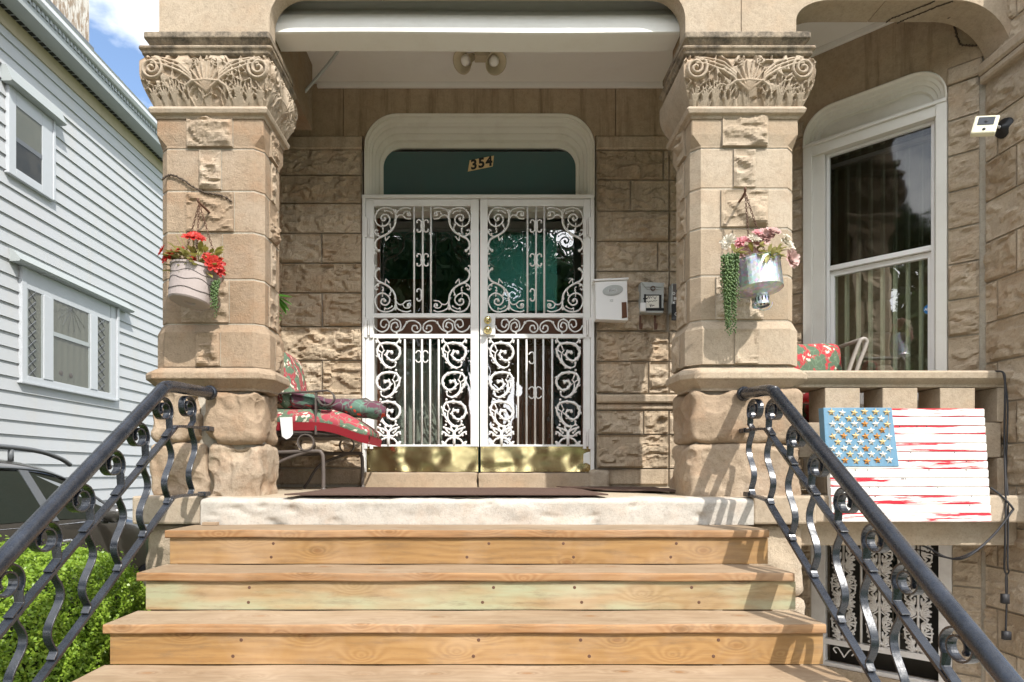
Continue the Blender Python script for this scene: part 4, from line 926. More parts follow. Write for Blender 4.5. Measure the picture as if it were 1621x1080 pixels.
# basement leaf-pattern gate -------------------------------------------------------------------
bg_ = thing('basement_gate', '', 'x'); del bg_['label']; del bg_['category']; bg_.parent = house; c0 = Fw.P((GU0+GU1)/2, 0, 0); bg_.location = (c0.x, c0.y-YW, 0)
mb = MB()
def pb(a, b, z0, z1, n0, n1): mb.plate([(a, z0), (b, z0), (b, z1), (a, z1)], Fw, n0, n1)
ub = [u45(p) for p in (1290, 1306, 1486, 1500)]
pb(GU0, ub[1], GB, GZ1, -.06, .0); pb(ub[2], GU1, GB, GZ1, -.06, .01); pb(ub[1], ub[2], GZ1-.015, GZ1-.001, -.05, 0); pb(ub[1], ub[2], GB+.16, GB+.20, -.05, 0); pb(ub[1], ub[2], GB, GB+.03, -.05, 0)
mb.build('frame', M['rustgate'], bg_, bevel=.003)
mb = MB(); rs = np.random.RandomState(8); z0, z1 = GB+.2, GZ1-.015; wb = ub[2]-ub[1]
def leafp(c, a, s):
    for da, l in ((-1.1, .75), (-.5, .9), (0, 1.15), (.5, .9), (1.1, .75)):
        e = Vector((c[0]+math.cos(a+da)*l*s, c[1]+math.sin(a+da)*l*s, 0)); m_ = Vector(((c[0]+e.x)/2, (c[1]+e.y)/2, 0))
        mb.tube([Fw.P(c[0], c[1], -.018), Fw.P(m_.x, m_.y, -.016), Fw.P(e.x, e.y, -.018)], [.005, .0075, .0065], 6)
        mb.ball(Fw.P(e.x, e.y, -.018), .0085, 6)
cols = [.17, .5, .83]
for j, cf in enumerate(cols):
    cu = ub[1]+wb*cf
    mb.box(0,0,0,0,0,0) if False else None
    mb.tube([Fw.P(cu, z0, -.02), Fw.P(cu, z1, -.02)], .008, 6)
    for i in range(3):
        zc_ = z0+(i+.5)*(z1-z0)/3+.0*j; hh = (z1-z0)/6; w_ = .068
        for s in (-1, 1):
            mb.tube(crv([Fw.P(cu, zc_-hh*.9, -.02), Fw.P(cu+s*w_, zc_-hh*.4, -.02), Fw.P(cu+s*w_, zc_+hh*.4, -.02), Fw.P(cu, zc_+hh*.9, -.02)], 5), .0055, 6)
            for zz1, aa in ((-.95, .9), (-.55, .5), (.5, -.4), (.9, .6), (0, .2)): leafp((cu+s*.020, zc_+hh*zz1), (aa if s > 0 else math.pi-aa), .054)
for f in (.335, .665): mb.tube([Fw.P(ub[1]+wb*f, z0, -.02), Fw.P(ub[1]+wb*f, z1, -.02)], .008, 6)
for s in (-1, 1): mb.tube(crv([Fw.P(ub[1]+.12+s*.05, GB+.10, -.02), Fw.P(ub[1]+.12+s*.07, GB+.13, -.02), Fw.P(ub[1]+.12+s*.04, GB+.14, -.02), Fw.P(ub[1]+.12, GB+.08, -.02)], 5), .005, 6)
mb.build('scrollwork', M['rustgate'], bg_, smooth=True)
mb = MB(); pb(ub[1]-.02, ub[2]+.02, GB, GZ1, -.20, -.18); mb.build('door', M['dark'], bg_)
mb = MB(); pb(ub[1]+wb*.33, ub[1]+wb*.72, GB+.25, GZ1-.1, -.179, -.175); mb.build('pane', M['carglass'], bg_)

# ------------------------------------------------------------------ wooden steps
steps = thing('wooden_steps', 'new pine plank steps rising to the porch between iron railings', 'steps', (-.08, 3.0, GZ))
SX0, SX1 = -1.633, 1.467
RUN, RISE = .2695, .1785; YN, ZN = 3.304, -.157
rs = np.random.RandomState(2)
for i in range(7):
    yn, zn = YN-RUN*i, ZN-RISE*i
    if zn < GZ+.05: break
    mb = MB(); dx = [(.0, 0), (.0, 0), (.0, .005), (0, 0), (0,0),(0,0),(0,0)][i]
    x0, x1 = SX0-dx[0], SX1+dx[1]; yb = (3.652 if i == 0 else yn+RUN+.012)
    # plank with eased edges; its front nosing shows the board edge
    ns = 40; xs = np.linspace(x0, x1, ns); jit = .0015*np.sin(xs*9+i*3)
    prof = [(yb, zn-.04), (yb, zn), (yn+.006, zn), (yn+.0015, zn-.002), (yn, zn-.007), (yn, zn-.034), (yn+.003, zn-.039), (yn+.008, zn-.04)]
    P = np.array([[(x, y, z+j) for y, z in prof] for x, j in zip(xs, jit)]); b0 = mb.n
    mb.grid(P, .5, closev=True); mb.f += [tuple(b0+k for k in range(8)), tuple(b0+(ns-1)*8+k for k in reversed(range(8)))]; mb.m += [0, 0]
    for q, f in enumerate(mb.f):
        zc = np.mean([P.reshape(-1, 3)[k-b0][1] for k in f]); 
        if zc < yn+.004: mb.m[q] = 1
    t = mb.build('tread', [M['treadwood'], M['noseedge']], steps)
    t.data.materials[0] = M['treadwood']
    mb = MB(); ry = yn+.016; zt_, zb_ = zn-.042, zn-RISE+.003
    lo, hi = [(.018, .0), (.035, .012), (.022, 0), (.02, 0)][min(i, 3)]
    mb.box(SX0+lo, SX1+hi, ry, ry+.036, zb_, zt_)
    for sx in (-1.08, -.02, 1.02, .45):
        for dz in (.035, .105):
            mb.lathe([(0, .0012), (.007, .001), (.008, 0)], (sx+rs.randn()*.03, ry, zb_+dz), (0, -1, 0), 8, mi=1)
    r_ = mb.build('riser', [M['riserpale'] if i == 1 else M['riserwood'], M['chain']], steps, bevel=.002)
mb = MB()
for sx in (SX0+.06, -.6, .45, SX1-.1):
    for i in range(6):
        yn, zn = YN-RUN*i, ZN-RISE*i; mb.box(sx-.02, sx+.02, yn+.055, yn+.055+RUN, GZ, zn-.045)
mb.build('stringer', M['riserwood'], steps)
struct(tag(MB().box(-1.2, -1.14, 3.56, 3.60, -.156, -.143).build('wood_offcut', M['treadwood']), 'small pine offcut lying on the top step against the parged riser', 'offcut'), 'thing') if False else None
oc = MB().box(-1.565, -1.485, 3.585, 3.625, -.1565, -.139).build('wood_offcut', M['treadwood'], bevel=.001); tag(oc, 'small pale wood offcut lying at the back corner of the top step', 'offcut')

# ------------------------------------------------------------------ iron railings
def railing(X, name, label, hp, mp_, bp, spir, sgn):
    """hp, mp_, bp: (d_knee, z_knee, slope, d_wall, z_wall) of handrail, middle and bottom bar"""
    r = thing(name, label, 'railing', (X, 2.6, -1.0))
    zf = lambda q, d: q[1]+q[2]*(d-q[0]) if d < q[0] else q[1]+(q[4]-q[1])*(d-q[0])/(q[3]-q[0])
    dend = 1.0
    pts = [(X, hp[3], hp[4]), (X, (hp[3]*.5+hp[0]*.5), hp[4]*.45+hp[1]*.55+.004), (X, hp[0]+.07, hp[1]+.008), (X, hp[0]-.02, hp[1]-.012), (X, hp[0]-.12, zf(hp, hp[0]-.12)), (X, 2.4, zf(hp, 2.4)), (X, 1.7, zf(hp, 1.7)), (X, dend, zf(hp, dend))]
    mb = MB(); mb.tube(crv(pts, 7), .0315, 16); mb.lathe([(.031, 0), (.042, .004), (.044, .02), (.033, .03)], (X, hp[3]+.02, hp[4]), (0, -1, 0), 14)
    mb.build('handrail', M['iron'], r, smooth=True)
    for q in (mp_, bp):
        mb = MB(); P = [(X, q[3]+.02, q[4]), (X, q[0]+.05, q[1]+.004), (X, q[0]-.03, q[1]-.014), (X, q[0]-.12, zf(q, q[0]-.12)), (X, 2.2, zf(q, 2.2)), (X, dend, zf(q, dend))]
        mb.strip(crv(P, 8), .034, .014, (1, 0, 0)); mb.box(X-.022, X+.022, q[3]-.03, q[3]+.04, q[4]-.013, q[4]+.013)
        d = dend
        for dc in spir: mb.ball((X, dc+.055, zf(q, dc+.055)+.007), .008, 6); mb.box(X-.014, X+.014, dc+.0, dc+.075, zf(q, dc+.0375)-.012, zf(q, dc+.0375)+.010, M=None) if False else None
        mb.build('bar', M['iron'], r, bevel=.002)
    for dc in spir:
        dm = dc+.055; zm, zb = zf(mp_, dm), zf(bp, dm)
        zh = min(zf(hp, dc), zf(hp, dm)); gap = zf(hp, dm)-zm
        # scroll above the middle bar
        mb = MB(); cz = zm+.128*gap/.25; cd_ = dc; rr = .069
        P = [(X, dm-.035, zm-.006-.0), (X, dm+.02, zm+.035)]
        n = 44
        for i in range(n+1):
            a = -.6+i/n*(2*math.pi*1.7); ra = rr*(1-.66*(i/n))
            P.append((X, cd_+1.22*ra*math.cos(a), cz+ra*math.sin(a)))
        mb.strip(P[:2]+P[2:], .034, .0075, (1, 0, 0)); mb.ball((X, P[-1][1], P[-1][2]), .012, 8, sc=(1.5, 1, 1))
        mb.build('scroll', M['iron'], r, smooth=False, bevel=.0015)
        # waved strap between the bars
        mb = MB(); h = zm-zb; A = .036
        Q = [(X, dm-.015, zm+.004), (X, dm+.0, zm-.03)]+[(X, dm+A*math.sin(2*math.pi*(t*1.02))*(1.05 if t < .5 else 1), zm-.03-(h-.06)*t) for t in np.linspace(.06, .94, 15)]+[(X, dm+.0, zb+.03), (X, dm-.02, zb+.004)]
        mb.strip(crv(Q, 3), .032, .0075, (1, 0, 0)); mb.build('strap', M['iron'], r, bevel=.0015)
    # newel at the street end
    mb = MB(); mb.box(X-.02, X+.02, dend-.02, dend+.02, GZ, zf(hp, dend)); mb.build('post', M['iron'], r, bevel=.003)
    return r
railing(-1.604, 'iron_railing', 'dark iron scroll railing beside the clipped green hedge', (3.25, .572, .66, 3.775, .606), (3.36, .379, .63, 3.75, .394), (3.325, .009, .62, 3.70, .016),
        [3.488, 3.22, 2.986, 2.778, 2.556, 2.351, 2.153, 1.94, 1.73], -1)
railing(1.53, 'iron_railing', 'dark iron scroll railing in front of the painted wooden flag', (3.41, .574, .678, 3.775, .60), (3.48, .374, .668, 3.76, .383), (3.47, -.008, .70, 3.70, .014),
        [3.62, 3.38, 3.14, 2.93, 2.705, 2.5, 2.31, 2.06, 1.84], 1)
# ------------------------------------------------------------------ things on and around the porch
# number plaque leaning against the transom
cxp, czp, nn = Xp(761, YW+.15), Zp(259.5, YW+.15), -.149
pl_ = thing('number_plaque', 'slanted cream house number plate reading 354 on the dark transom pane', 'house number', (cxp, YW+.15, czp))
k = (YW+.15)/FPX; mb = MB(); mb.plate([(cxp+a*k, czp-b*k) for a, b in ((-20.5, 12), (19, 4), (21, -13), (-17.5, -5.5))], Fd, -.1545, -.150); mb.build('plate', M['plaque'], pl_)
for t, dx, dz in (('3', -11.5, -1.8), ('5', .5, .8), ('4', 12.5, 3.2)): text_mesh(t, .108, M['ink'], 'numeral', pl_, Fd, cxp+dx*k, czp+dz*k, -.1495, R(9), .0042, shear=.12)
# twin floodlight under the ceiling
dF = 4.72
fl = thing('floodlight', 'twin bell shaped floodlight under the white porch ceiling', 'light', (Xp(762, dF), dF, 3.236))
fx, fz = Xp(762, dF), Zp(90, dF)
mb = MB(); mb.box(fx-.045, fx+.045, dF-.05, dF+.05, 3.205, 3.236); mb.box(fx-.05, fx+.06, dF-.04, dF+.04, fz-.02, fz+.02); mb.tube([(fx, dF, fz), (fx, dF, 3.21)], .02, 8); mb.build('base', M['frieze'], fl, bevel=.005)
for s, ax, px, py in ((-1, (-.55, -.55, -.62), 748, 92), (1, (.30, -.62, -.72), 776, 92)):
    bx, bz = Xp(px, dF), Zp(py, dF); A = Vector(ax).normalized(); p0 = Vector((bx, dF-.01, bz))
    mb = MB(); prof = [(.0, 0), (.026, 0), (.03, .03), (.034, .055), (.055, .085), (.074, .13), (.080, .135), (.074, .131), (.055, .09), (.03, .06), (0, .055)]
    mb.lathe(prof, p0, A, 22); mb.tube([(fx+s*.03, dF, fz), tuple(p0)], .014, 8); hd = mb.build('lamp_head', M['frieze'], fl, smooth=True)
    mb = MB(); mb.ball(tuple(p0+A*.085), .038, 14); mb.build('bulb', M['ceiling'], hd, smooth=True)
# mailboxes
def at(px, py, n=0): return Vector((Xp(px, YW-n), YW-n, Zp(py, YW-n)))
k = (YW-.12)/FPX
mbx = thing('mailbox', 'white tin mailbox with silver oval badge beside the gate', 'mailbox', tuple(at(968, 478, .03)))
dm = .13; x0, x1 = Xp(943.5, YW-dm), Xp(994, YW-dm); z0, z1 = Zp(507.5, YW-dm), Zp(446, YW-dm)
Fm = Fr((0, YW-dm, 0), (1, 0, 0), (0, -1, 0))
mb = MB(); V = [(x0, z0+.01), (x1, z0), (x1-.006, z1+.012), (x0-.006, z1)]
mb.plate(V, Fm, -.10, 0); mb.build('body', M['tin'], mbx, bevel=.004)
mb = MB(); mb.plate([(x0-.02, z1+.002), (x1+.004, z1+.014), (x1+.004, z1+.030), (x0-.02, z1+.017)], Fm, -.105, .012); mb.build('lid', M['tin'], mbx, bevel=.003)
mb = MB(); ox, oz = Xp(970, YW-dm), Zp(460, YW-dm)
for r1, r2, n in ((.080, .042, .004), (.070, .034, .007)): mb.plate([(ox+r1*math.cos(R(a)), oz+r2*math.sin(R(a))+.12*r1*math.cos(R(a))) for a in range(0, 360, 12)], Fm, 0, n)
bd = mb.build('badge', M['silver'], mbx, bevel=.0015); text_mesh('MAIL', .030, M['chrome'], 'lettering', mbx, Fm, ox, oz, .0072, R(6), .0008)
mb = MB(); rsq = np.random.RandomState(5)
for py, w_ in ((474.8, 2.6), (477.5, 2.8)): mb.tube(crv([(Xp(968+x_, YW-dm), YW-dm-.001, Zp(py+rsq.randn()*.7, YW-dm)) for x_ in np.linspace(-w_, w_, 8)], 3), .0018, 4)
mb.build('emblem', M['silver'], mbx)
mb = MB(); mb.plate([(Xp(984.5, YW-dm), Zp(504, YW-dm)), (Xp(992.5, YW-dm), Zp(503, YW-dm)), (Xp(991.5, YW-dm), Zp(478.5, YW-dm)), (Xp(984, YW-dm), Zp(479, YW-dm))], Fm, 0, .005); mb.build('window_slot', M['brownwood'], mbx)
m2 = thing('mailbox', 'grey mailbox with a taped handwritten note and rusty hooks below', 'mailbox', tuple(at(1031, 478, .03)))
dm = .10; Fm = Fr((0, YW-dm, 0), (1, 0, 0), (0, -1, 0)); q = lambda px, py: (Xp(px, YW-dm), Zp(py, YW-dm))
mb = MB(); mb.plate([q(1015, 495), q(1050, 495.5), q(1051.5, 450), q(1014.5, 447)], Fm, -.085, 0); mb.build('body', M['silver'], m2, bevel=.003)
mb = MB(); mb.plate([q(1014.5, 447), q(1021, 455), q(1046, 455.5), q(1052, 449), q(1050, 448.5)], Fm, -.085, .012); mb.plate([q(1021, 455.5), q(1046, 456), q(1046, 458.5), q(1021, 458)], Fm, 0, .006); mb.build('lid', M['silver'], m2, bevel=.002)
mb = MB(); ring = [(q(1033, 457.5)[0]+.016*math.cos(R(a)), YW-dm-.012, q(1033, 457.5)[1]+.017*math.sin(R(a))) for a in range(0, 360, 20)]; mb.tube(ring, .0035, 6, closed=True); mb.build('pull_ring', M['chain'], m2, smooth=True)
mb = MB(); mb.plate([q(1022, 488), q(1043, 488), q(1043, 468), q(1022, 469)], Fm, 0, .002); pp = mb.build('note', M['paper'], m2)
mb = MB(); rsq = np.random.RandomState(2)
for py, w_ in ((471.5, 8), (477.5, 9), (484, 4)):
    xs_ = np.linspace(-w_, w_*.9, 14); mb.tube(crv([(q(1032+x_, 0)[0], YW-dm-.003, q(0, py+rsq.randn()*1.2-x_*.05)[1]) for x_ in xs_], 3), .0016, 4)
mb.build('handwriting', M['ink'], m2)
mb = MB()
for a, b, c, d in ((1019.5, 1022.5, 489, 466), (1043.5, 1047, 491, 467), (1019, 1051, 492, 487.8), (1022, 1044, 468.2, 466.6), (1018, 1025, 474, 472)):
    x0_, z0_ = q(a, c); x1_, z1_ = q(b, d); mb.plate([(x0_, z0_), (x1_, z0_), (x1_, z1_), (x0_, z1_)], Fm, 0, .003+.0002*a % .001)
mb.build('tape', M['ink'], m2)
mb = MB(); mb.plate([q(1012.5, 494), q(1021.5, 494), q(1021.5, 480), q(1013, 480)], Fm, -.0, .022); mb.build('door_chime', M['tin'], m2, bevel=.005)
for px in (1016, 1039.5): 
    mb = MB(); x, z = q(px, 497); z2 = q(0, 519)[1]; mb.strip(crv([(x, YW-.05, z), (x, YW-.05, z2+.03), (x, YW-.055, z2), (x, YW-.085, z2-.004), (x, YW-.10, z2+.035)], 5), .016, .004, (1, 0, 0)); mb.build('hook', M['chain'], m2)
m3 = thing('mailbox', 'narrow grey mailbox half hidden behind the carved column, with black doorbell', 'mailbox', tuple(at(1075, 480, .03)))
mb = MB(); mb.plate([q(1062, 495), q(1088, 495), q(1088, 449), q(1064, 449)], Fm, -.085, 0); mb.build('body', M['silver'], m3, bevel=.003)
mb = MB(); mb.plate([q(1064.5, 483), q(1087, 483), q(1087, 450), q(1065, 450)], Fm, 0, .002); mb.build('door', M['chairmetal'], m3)
for t, px, py in (('D', 1066.6, 465), ('BL', 1069.5, 473), ('K', 1067, 480)): text_mesh(t, .030, M['tin'], 'lettering', m3, Fm, q(px, 0)[0], q(0, py)[1], .0022, 0, .0005)
mb = MB(); mb.plate([q(1062.5, 508), q(1078, 508), q(1078, 482), q(1062.5, 482)], Fm, .003, .022); db = mb.build('doorbell', M['black'], m3, bevel=.004)
mb = MB(); c = q(1069, 498.5); mb.tube([(c[0]+.010*math.cos(R(a)), YW-dm-.0235, c[1]+.011*math.sin(R(a))) for a in range(0, 360, 20)], .0022, 6, closed=True); mb.build('button', M['tin'], m3)
# doormats
def matmesh(corners, z, t=.008, nx=30, ny=8, wav=.004, seed=1):
    P = np.zeros((nx, ny, 3)); a, b, c, d = [np.array(q) for q in corners]
    for i in range(nx):
        for j in range(ny):
            u, v = i/(nx-1), j/(ny-1); p = (a*(1-u)+b*u)*(1-v)+(d*(1-u)+c*u)*v; P[i, j] = (p[0], p[1], z(p[0], p[1]))
    n = fbm(np.stack([P[..., 0]*3, P[..., 1]*4, P[..., 0]*0], -1), 2, seed); P[..., 2] += wav*n+t
    m = MB(); m.grid(P); Q = P.copy(); Q[..., 2] -= t; 
    m.grid(np.stack([P[:, 0], Q[:, 0]], 1), flip=True); m.grid(np.stack([P[:, -1], Q[:, -1]], 1)); m.grid(np.stack([P[0], Q[0]], 1)); m.grid(np.stack([P[-1], Q[-1]], 1), flip=True); return m
fz_ = lambda x, y: -.004+(y-3.70)/(1.77)*.032
tag(matmesh([(-1.13, 3.66), (.715, 3.68), (.62, 4.62), (-1.02, 4.66)], lambda x, y: .006+max(0, y-3.75)*.016, wav=.006).build('doormat', M['coir'], smooth=True), 'long brown coir doormat lying in front of the gate', 'doormat')
tag(matmesh([(.80, 4.30), (1.22, 4.05), (1.22, 4.62), (.55, 4.85)], lambda x, y: fz_(x, y)+.002+.02*max(0, x-.95), wav=.02, seed=4).build('doormat', M['coir'], smooth=True), 'short rumpled brown mat curling up against the stone pedestal', 'doormat')
# ---------------------------------------------------------------- hanging planters
def petal_flower(mb, c, axis, r, npet, rows, tint0=.3, cup=.5, rs=np.random, wid=.55):
    q = Vector(axis).to_track_quat('Z', 'Y'); c = Vector(c)
    for k_ in range(rows):
        rr = r*(1-.26*k_); lift = cup*(.15+.42*k_)
        for i in range(npet):
            a = 2*math.pi*(i+.5*k_+rs.rand()*.25)/npet; ca, sa = math.cos(a), math.sin(a); w = rr*wid*(.8+.4*rs.rand()); l = rr*(.85+.3*rs.rand()); li = lift*(.8+.5*rs.rand())
            pts = []
            for t, wf, h in ((.05, .25, 0), (.4, .8, .35), (.75, 1.0, .8), (1.0, .55, .9)):
                for s in (-1, 0, 1):
                    x, y, z = l*t, s*w*.5*wf, l*li*h*t+(.10*rr*abs(s)*wf)+rs.randn()*.03*rr
                    pts.append(tuple(c+q @ Vector((x*ca-y*sa, x*sa+y*ca, z))))
            F = []
            for u in range(3):
                for v in range(2): F.append((u*3+v, u*3+v+1, (u+1)*3+v+1, (u+1)*3+v))
            mb.add(pts, F, min(1, max(0, tint0+.35*rs.rand()+.12*k_)))
def leaf_blade(mb, p, dirv, l, w, tint, droop=.3, rs=np.random):
    d = Vector(dirv).normalized(); s = d.cross(Vector((0, 0, 1))); s = s.normalized() if s.length > .1 else Vector((1, 0, 0)); p = Vector(p); V = []
    for t, wf in ((0, .15), (.3, .9), (.6, 1), (.85, .55), (1, .05)):
        c = p+d*l*t+Vector((0, 0, -droop*l*t*t)); n = s.cross(d)
        V += [tuple(c-s*w*.5*wf), tuple(c+n*w*-.12*wf), tuple(c+s*w*.5*wf)]
    F = []
    for u in range(4):
        for v in range(2): F.append((u*3+v, u*3+v+1, (u+1)*3+v+1, (u+1)*3+v))
    mb.add(V, F, tint)
def hook_chain(parent, hx, hy, hz, ends, ring=None):
    mb = MB(); mb.tube(crv([(hx+.01, hy+.14, hz-.012), (hx+.008, hy+.06, hz-.006), (hx, hy, hz), (hx-.004, hy-.014, hz+.010), (hx-.005, hy-.014, hz+.022)], 5), .007, 8); mb.build('wall_hook', M['chain'], parent, smooth=True)
    mb = MB()
    for e in ends:
        P = [Vector((hx, hy-.005, hz-.004)), Vector(e)]; n = int((P[1]-P[0]).length/.016)
        for i in range(n):
            c = P[0].lerp(P[1], (i+.5)/n); t = (P[1]-P[0]).normalized(); s = t.cross(Vector((0, 1, 0) if i % 2 else (1, 0, .3))).normalized()
            mb.tube([c+t*.011*math.cos(a)+s*.006*math.sin(a) for a in [R(x) for x in range(0, 360, 60)]], .0019, 4, closed=True)
    return mb.build('chain', M['chain'], parent, smooth=True)
# left: mauve plastic pot
dP = 3.68; kP = dP/FPX
pc = Vector((Xp(306, dP), dP, 0)); zr, zbm = Zp(428, dP), Zp(480, dP)
p1 = thing('hanging_planter', 'mauve plastic pot hanging tilted on the weathered column beside the neighbouring house', 'planter', (pc.x, dP, zbm))
tilt = Matrix.Translation(Vector((pc.x, dP, (zr+zbm)/2))) @ Matrix.Rotation(R(9), 4, 'Y') @ Matrix.Rotation(R(-11), 4, 'X')
hh = (zr-zbm)/2+.006
def lath(mb, prof, k=36, mi=0, sq=(1, .82)):
    P = np.zeros((len(prof), k, 3))
    for i, (r, z) in enumerate(prof):
        for j in range(k):
            a = 2*math.pi*j/k; P[i, j] = tilt @ Vector((r*math.cos(a)*sq[0], r*math.sin(a)*sq[1], z))
    mb.grid(P, .5, mi, closev=True, flip=True)
mb = MB(); lath(mb, [(0, -hh+.01), (.03, -hh+.01), (.035, -hh), (.108, -hh), (.116, -hh+.008), (.130, 0), (.142, hh-.012), (.150, hh-.012), (.152, hh), (.138, hh+.002), (.130, hh-.02), (0, hh-.02)])
mb.build('pot', M['pot'], p1, smooth=False)
mb = MB()
for zo, am in ((.045, .008), (.005, .009), (-.05, .004)):
    pts = []
    for j in range(48):
        a = 2*math.pi*j/48; z = zo+am*math.sin(a*5+zo*60); r = .1302+.0126*z/hh+.001
        pts.append(tilt @ Vector((r*math.cos(a), r*.82*math.sin(a), z)))
    mb.tube(pts, .0018, 5, closed=True)
mb.build('moulded_line', M['potline'], p1)
hk = hook_chain(p1, Xp(316, 3.73), 3.73, Zp(322, 3.73), [tilt @ Vector((-.12, .05, hh)), tilt @ Vector((.12, .05, hh)), tilt @ Vector((.0, -.05, hh+.06))])
rs = np.random.RandomState(5)
fl1 = thing('artificial_flowers', 'red artificial blooms with faded yellow leaves in the mauve pot', 'flowers', tuple(tilt @ Vector((0, 0, hh-.02))))
mr = MB(); my = MB(); ms = MB(); top = tilt @ Vector((0, 0, hh-.02))
for px, py, r, ax in ((304, 374, .056, (.1, -.7, .8)), (263, 404, .046, (-.5, -.8, .4)), (289, 398, .028, (-.2, -.7, .7)), (341, 419, .056, (.5, -.9, .25)), (303, 409, .026, (0, -.9, .5)), (330, 408, .034, (.3, -.8, .5)), (275, 412, .036, (-.5, -.8, .2)), (296, 416, .03, (-.1, -.9, .4)), (318, 378, .03, (.4, -.7, .6)), (258, 398, .034, (-.7, -.6, .4)), (347, 428, .036, (.6, -.8, 0))):
    c = Vector((Xp(px, dP-.05), dP-.05+rs.randn()*.02, Zp(py, dP-.05))); mr = MB(); petal_flower(mr, c, ax, r, 9, 3, .2, .55, rs, .5); mr.build('bloom', M['redpetal'], fl1)
    ms.tube(crv([tuple(top+Vector((rs.randn()*.03, rs.randn()*.02, -.02))), tuple(top.lerp(c, .5)+Vector((rs.randn()*.01, 0, .02))), tuple(c+Vector((0, .012, -.01)))], 4), .003, 5)
for i in range(120):
    a = rs.rand()*6.28; p = top+Vector((math.cos(a)*.12*rs.rand()**.5, -.02+math.sin(a)*.08*rs.rand(), .0+.12*rs.rand())); leaf_blade(my, p, (math.cos(a), -.5+math.sin(a)*.6, .5+rs.randn()*.5), .055+.045*rs.rand(), .03, rs.rand(), .3)
for px, py in ((279, 372), (284, 366), (292, 366)): ms.tube([tuple(top), (Xp(px, dP), dP, Zp(py, dP))], .0016, 4)
my.build('leaves', M['yleaf'], fl1); ms.build('stems', M['yleaf'], fl1)
def beads(mb, p0, L_, n, w, rs, r=.0065, sway=.01):
    for s in range(n):
        x, y, z = p0[0]+rs.randn()*w, p0[1]+rs.randn()*w*.5, p0[2]+rs.randn()*.008; l = L_*(.45+.55*rs.rand()); ph = rs.rand()*6
        m_ = int(l/.0085)
        for i in range(m_):
            t = i/m_; a = i*2.4; mb.ball((x+sway*math.sin(t*3+ph)+math.cos(a)*.006, y+math.sin(a)*.006-.01*min(1, t*6), z-l*t), r*(1-.45*t), 5, tint=rs.rand(), sc=(1, 1, 1.3))
tp1 = MB(); beads(tp1, (Xp(341, 3.62), 3.63, Zp(447, 3.62)), .25, 9, .010, rs); o = tp1.build('trailing_plant', M['succ'], smooth=True); tag(o, 'short green bead plant trailing from the mauve pot', 'plant')
# right: galvanised chick feeder used as a planter
dQ = 3.66
qc = Vector((Xp(1199.5, dQ), dQ, 0)); zt_, zb_ = Zp(414, dQ), Zp(459, dQ)
p2 = thing('hanging_planter', 'galvanised steel feeder planter hanging on the column near the tall window', 'planter', (qc.x, dQ, zb_))
tilt = Matrix.Translation(Vector((qc.x, dQ, (zt_+zb_)/2))) @ Matrix.Rotation(R(-3), 4, 'Y') @ Matrix.Rotation(R(-8), 4, 'X'); hq = (zt_-zb_)/2
mb = MB(); lath(mb, [(0, hq-.02), (.122, hq-.02), (.126, hq), (.130, hq+.003), (.132, hq), (.128, hq-.006), (.128, -hq), (.130, -hq-.004), (.126, -hq-.008), (.060, -hq-.03), (.048, -hq-.036), (.048, -hq-.046), (.046, -hq-.05)], 40, sq=(1, .9)); mb.build('drum', M['galv'], p2, smooth=False, bevel=.0)
mb = MB()
for j in range(16):
    a = 2*math.pi*j/16; c_, s_ = math.cos(a), math.sin(a)
    P = [tilt @ Vector((.047*math.cos(a+da), .045*math.sin(a+da), -hq-z)) for z in (.048, .082) for da in (-.12, .12)]; mb.add([tuple(p) for p in P], [(0, 1, 3, 2)])
lath(mb, [(.047, -hq-.046), (.0485, -hq-.052), (.047, -hq-.056)], 24, sq=(1, .95)); lath(mb, [(.046, -hq-.080), (.049, -hq-.084), (.049, -hq-.098), (.044, -hq-.10)], 24, sq=(1, .95)); mb.build('grille', M['galv'], p2)
mb = MB(); mb.tube([tilt @ Vector((.05*math.cos(R(a)), -.03, -hq-.092+.045*math.sin(R(a)))) for a in range(180, 361, 15)], .0022, 5); mb.build('handle', M['galv'], p2)
hook_chain(p2, Xp(1178, 3.74), 3.73, Zp(306, 3.74), [tilt @ Vector((-.03, .0, hq+.08)), tilt @ Vector((.08, .02, hq))])
fl2 = thing('artificial_flowers', 'dusty pink and cream artificial roses with yellow leaves in the steel feeder', 'flowers', tuple(tilt @ Vector((0, 0, hq))))
mp1, mw, mh, my = MB(), MB(), MB(), MB(); top = tilt @ Vector((0, 0, hq))
for px, py, r, ax, m_ in ((1187, 404, .062, (-.1, -.9, .4), mp1), (1211, 373, .055, (0, -.8, .6), mp1), (1202, 382, .05, (-.1, -.9, .4), mp1), (1222, 369, .042, (.2, -.7, .7), mp1), (1191, 381, .035, (0, -.8, .6), mw), (1176, 382, .046, (-.3, -.7, .7), mh), (1169, 386, .035, (-.4, -.8, .3), mh),
                         (1252, 411, .058, (.5, -.8, .1), mp1), (1243, 388, .05, (.4, -.7, .6), mw), (1150, 386, .045, (-.6, -.7, .3), mw), (1243, 378, .03, (.4, -.6, .7), mw), (1158, 378, .028, (-.4, -.6, .7), mw), (1173, 395, .025, (-.1, -1, .2), mp1), (1196, 371, .03, (0, -.7, .7), mh)):
    c = Vector((Xp(px, dQ-.05), dQ-.06+rs.randn()*.015, Zp(py, dQ-.05))); fm = MB(); petal_flower(fm, c, ax, r, 8 if m_ is not mw else 11, 4 if m_ is mp1 else 3, .25, .75, rs, .75 if m_ is mp1 else .42); fm.build('rose' if m_ is mp1 else ('daisy' if m_ is mw else 'carnation'), M['pinkpetal' if m_ is mp1 else ('whitepetal' if m_ is mw else 'hotpetal')], fl2)
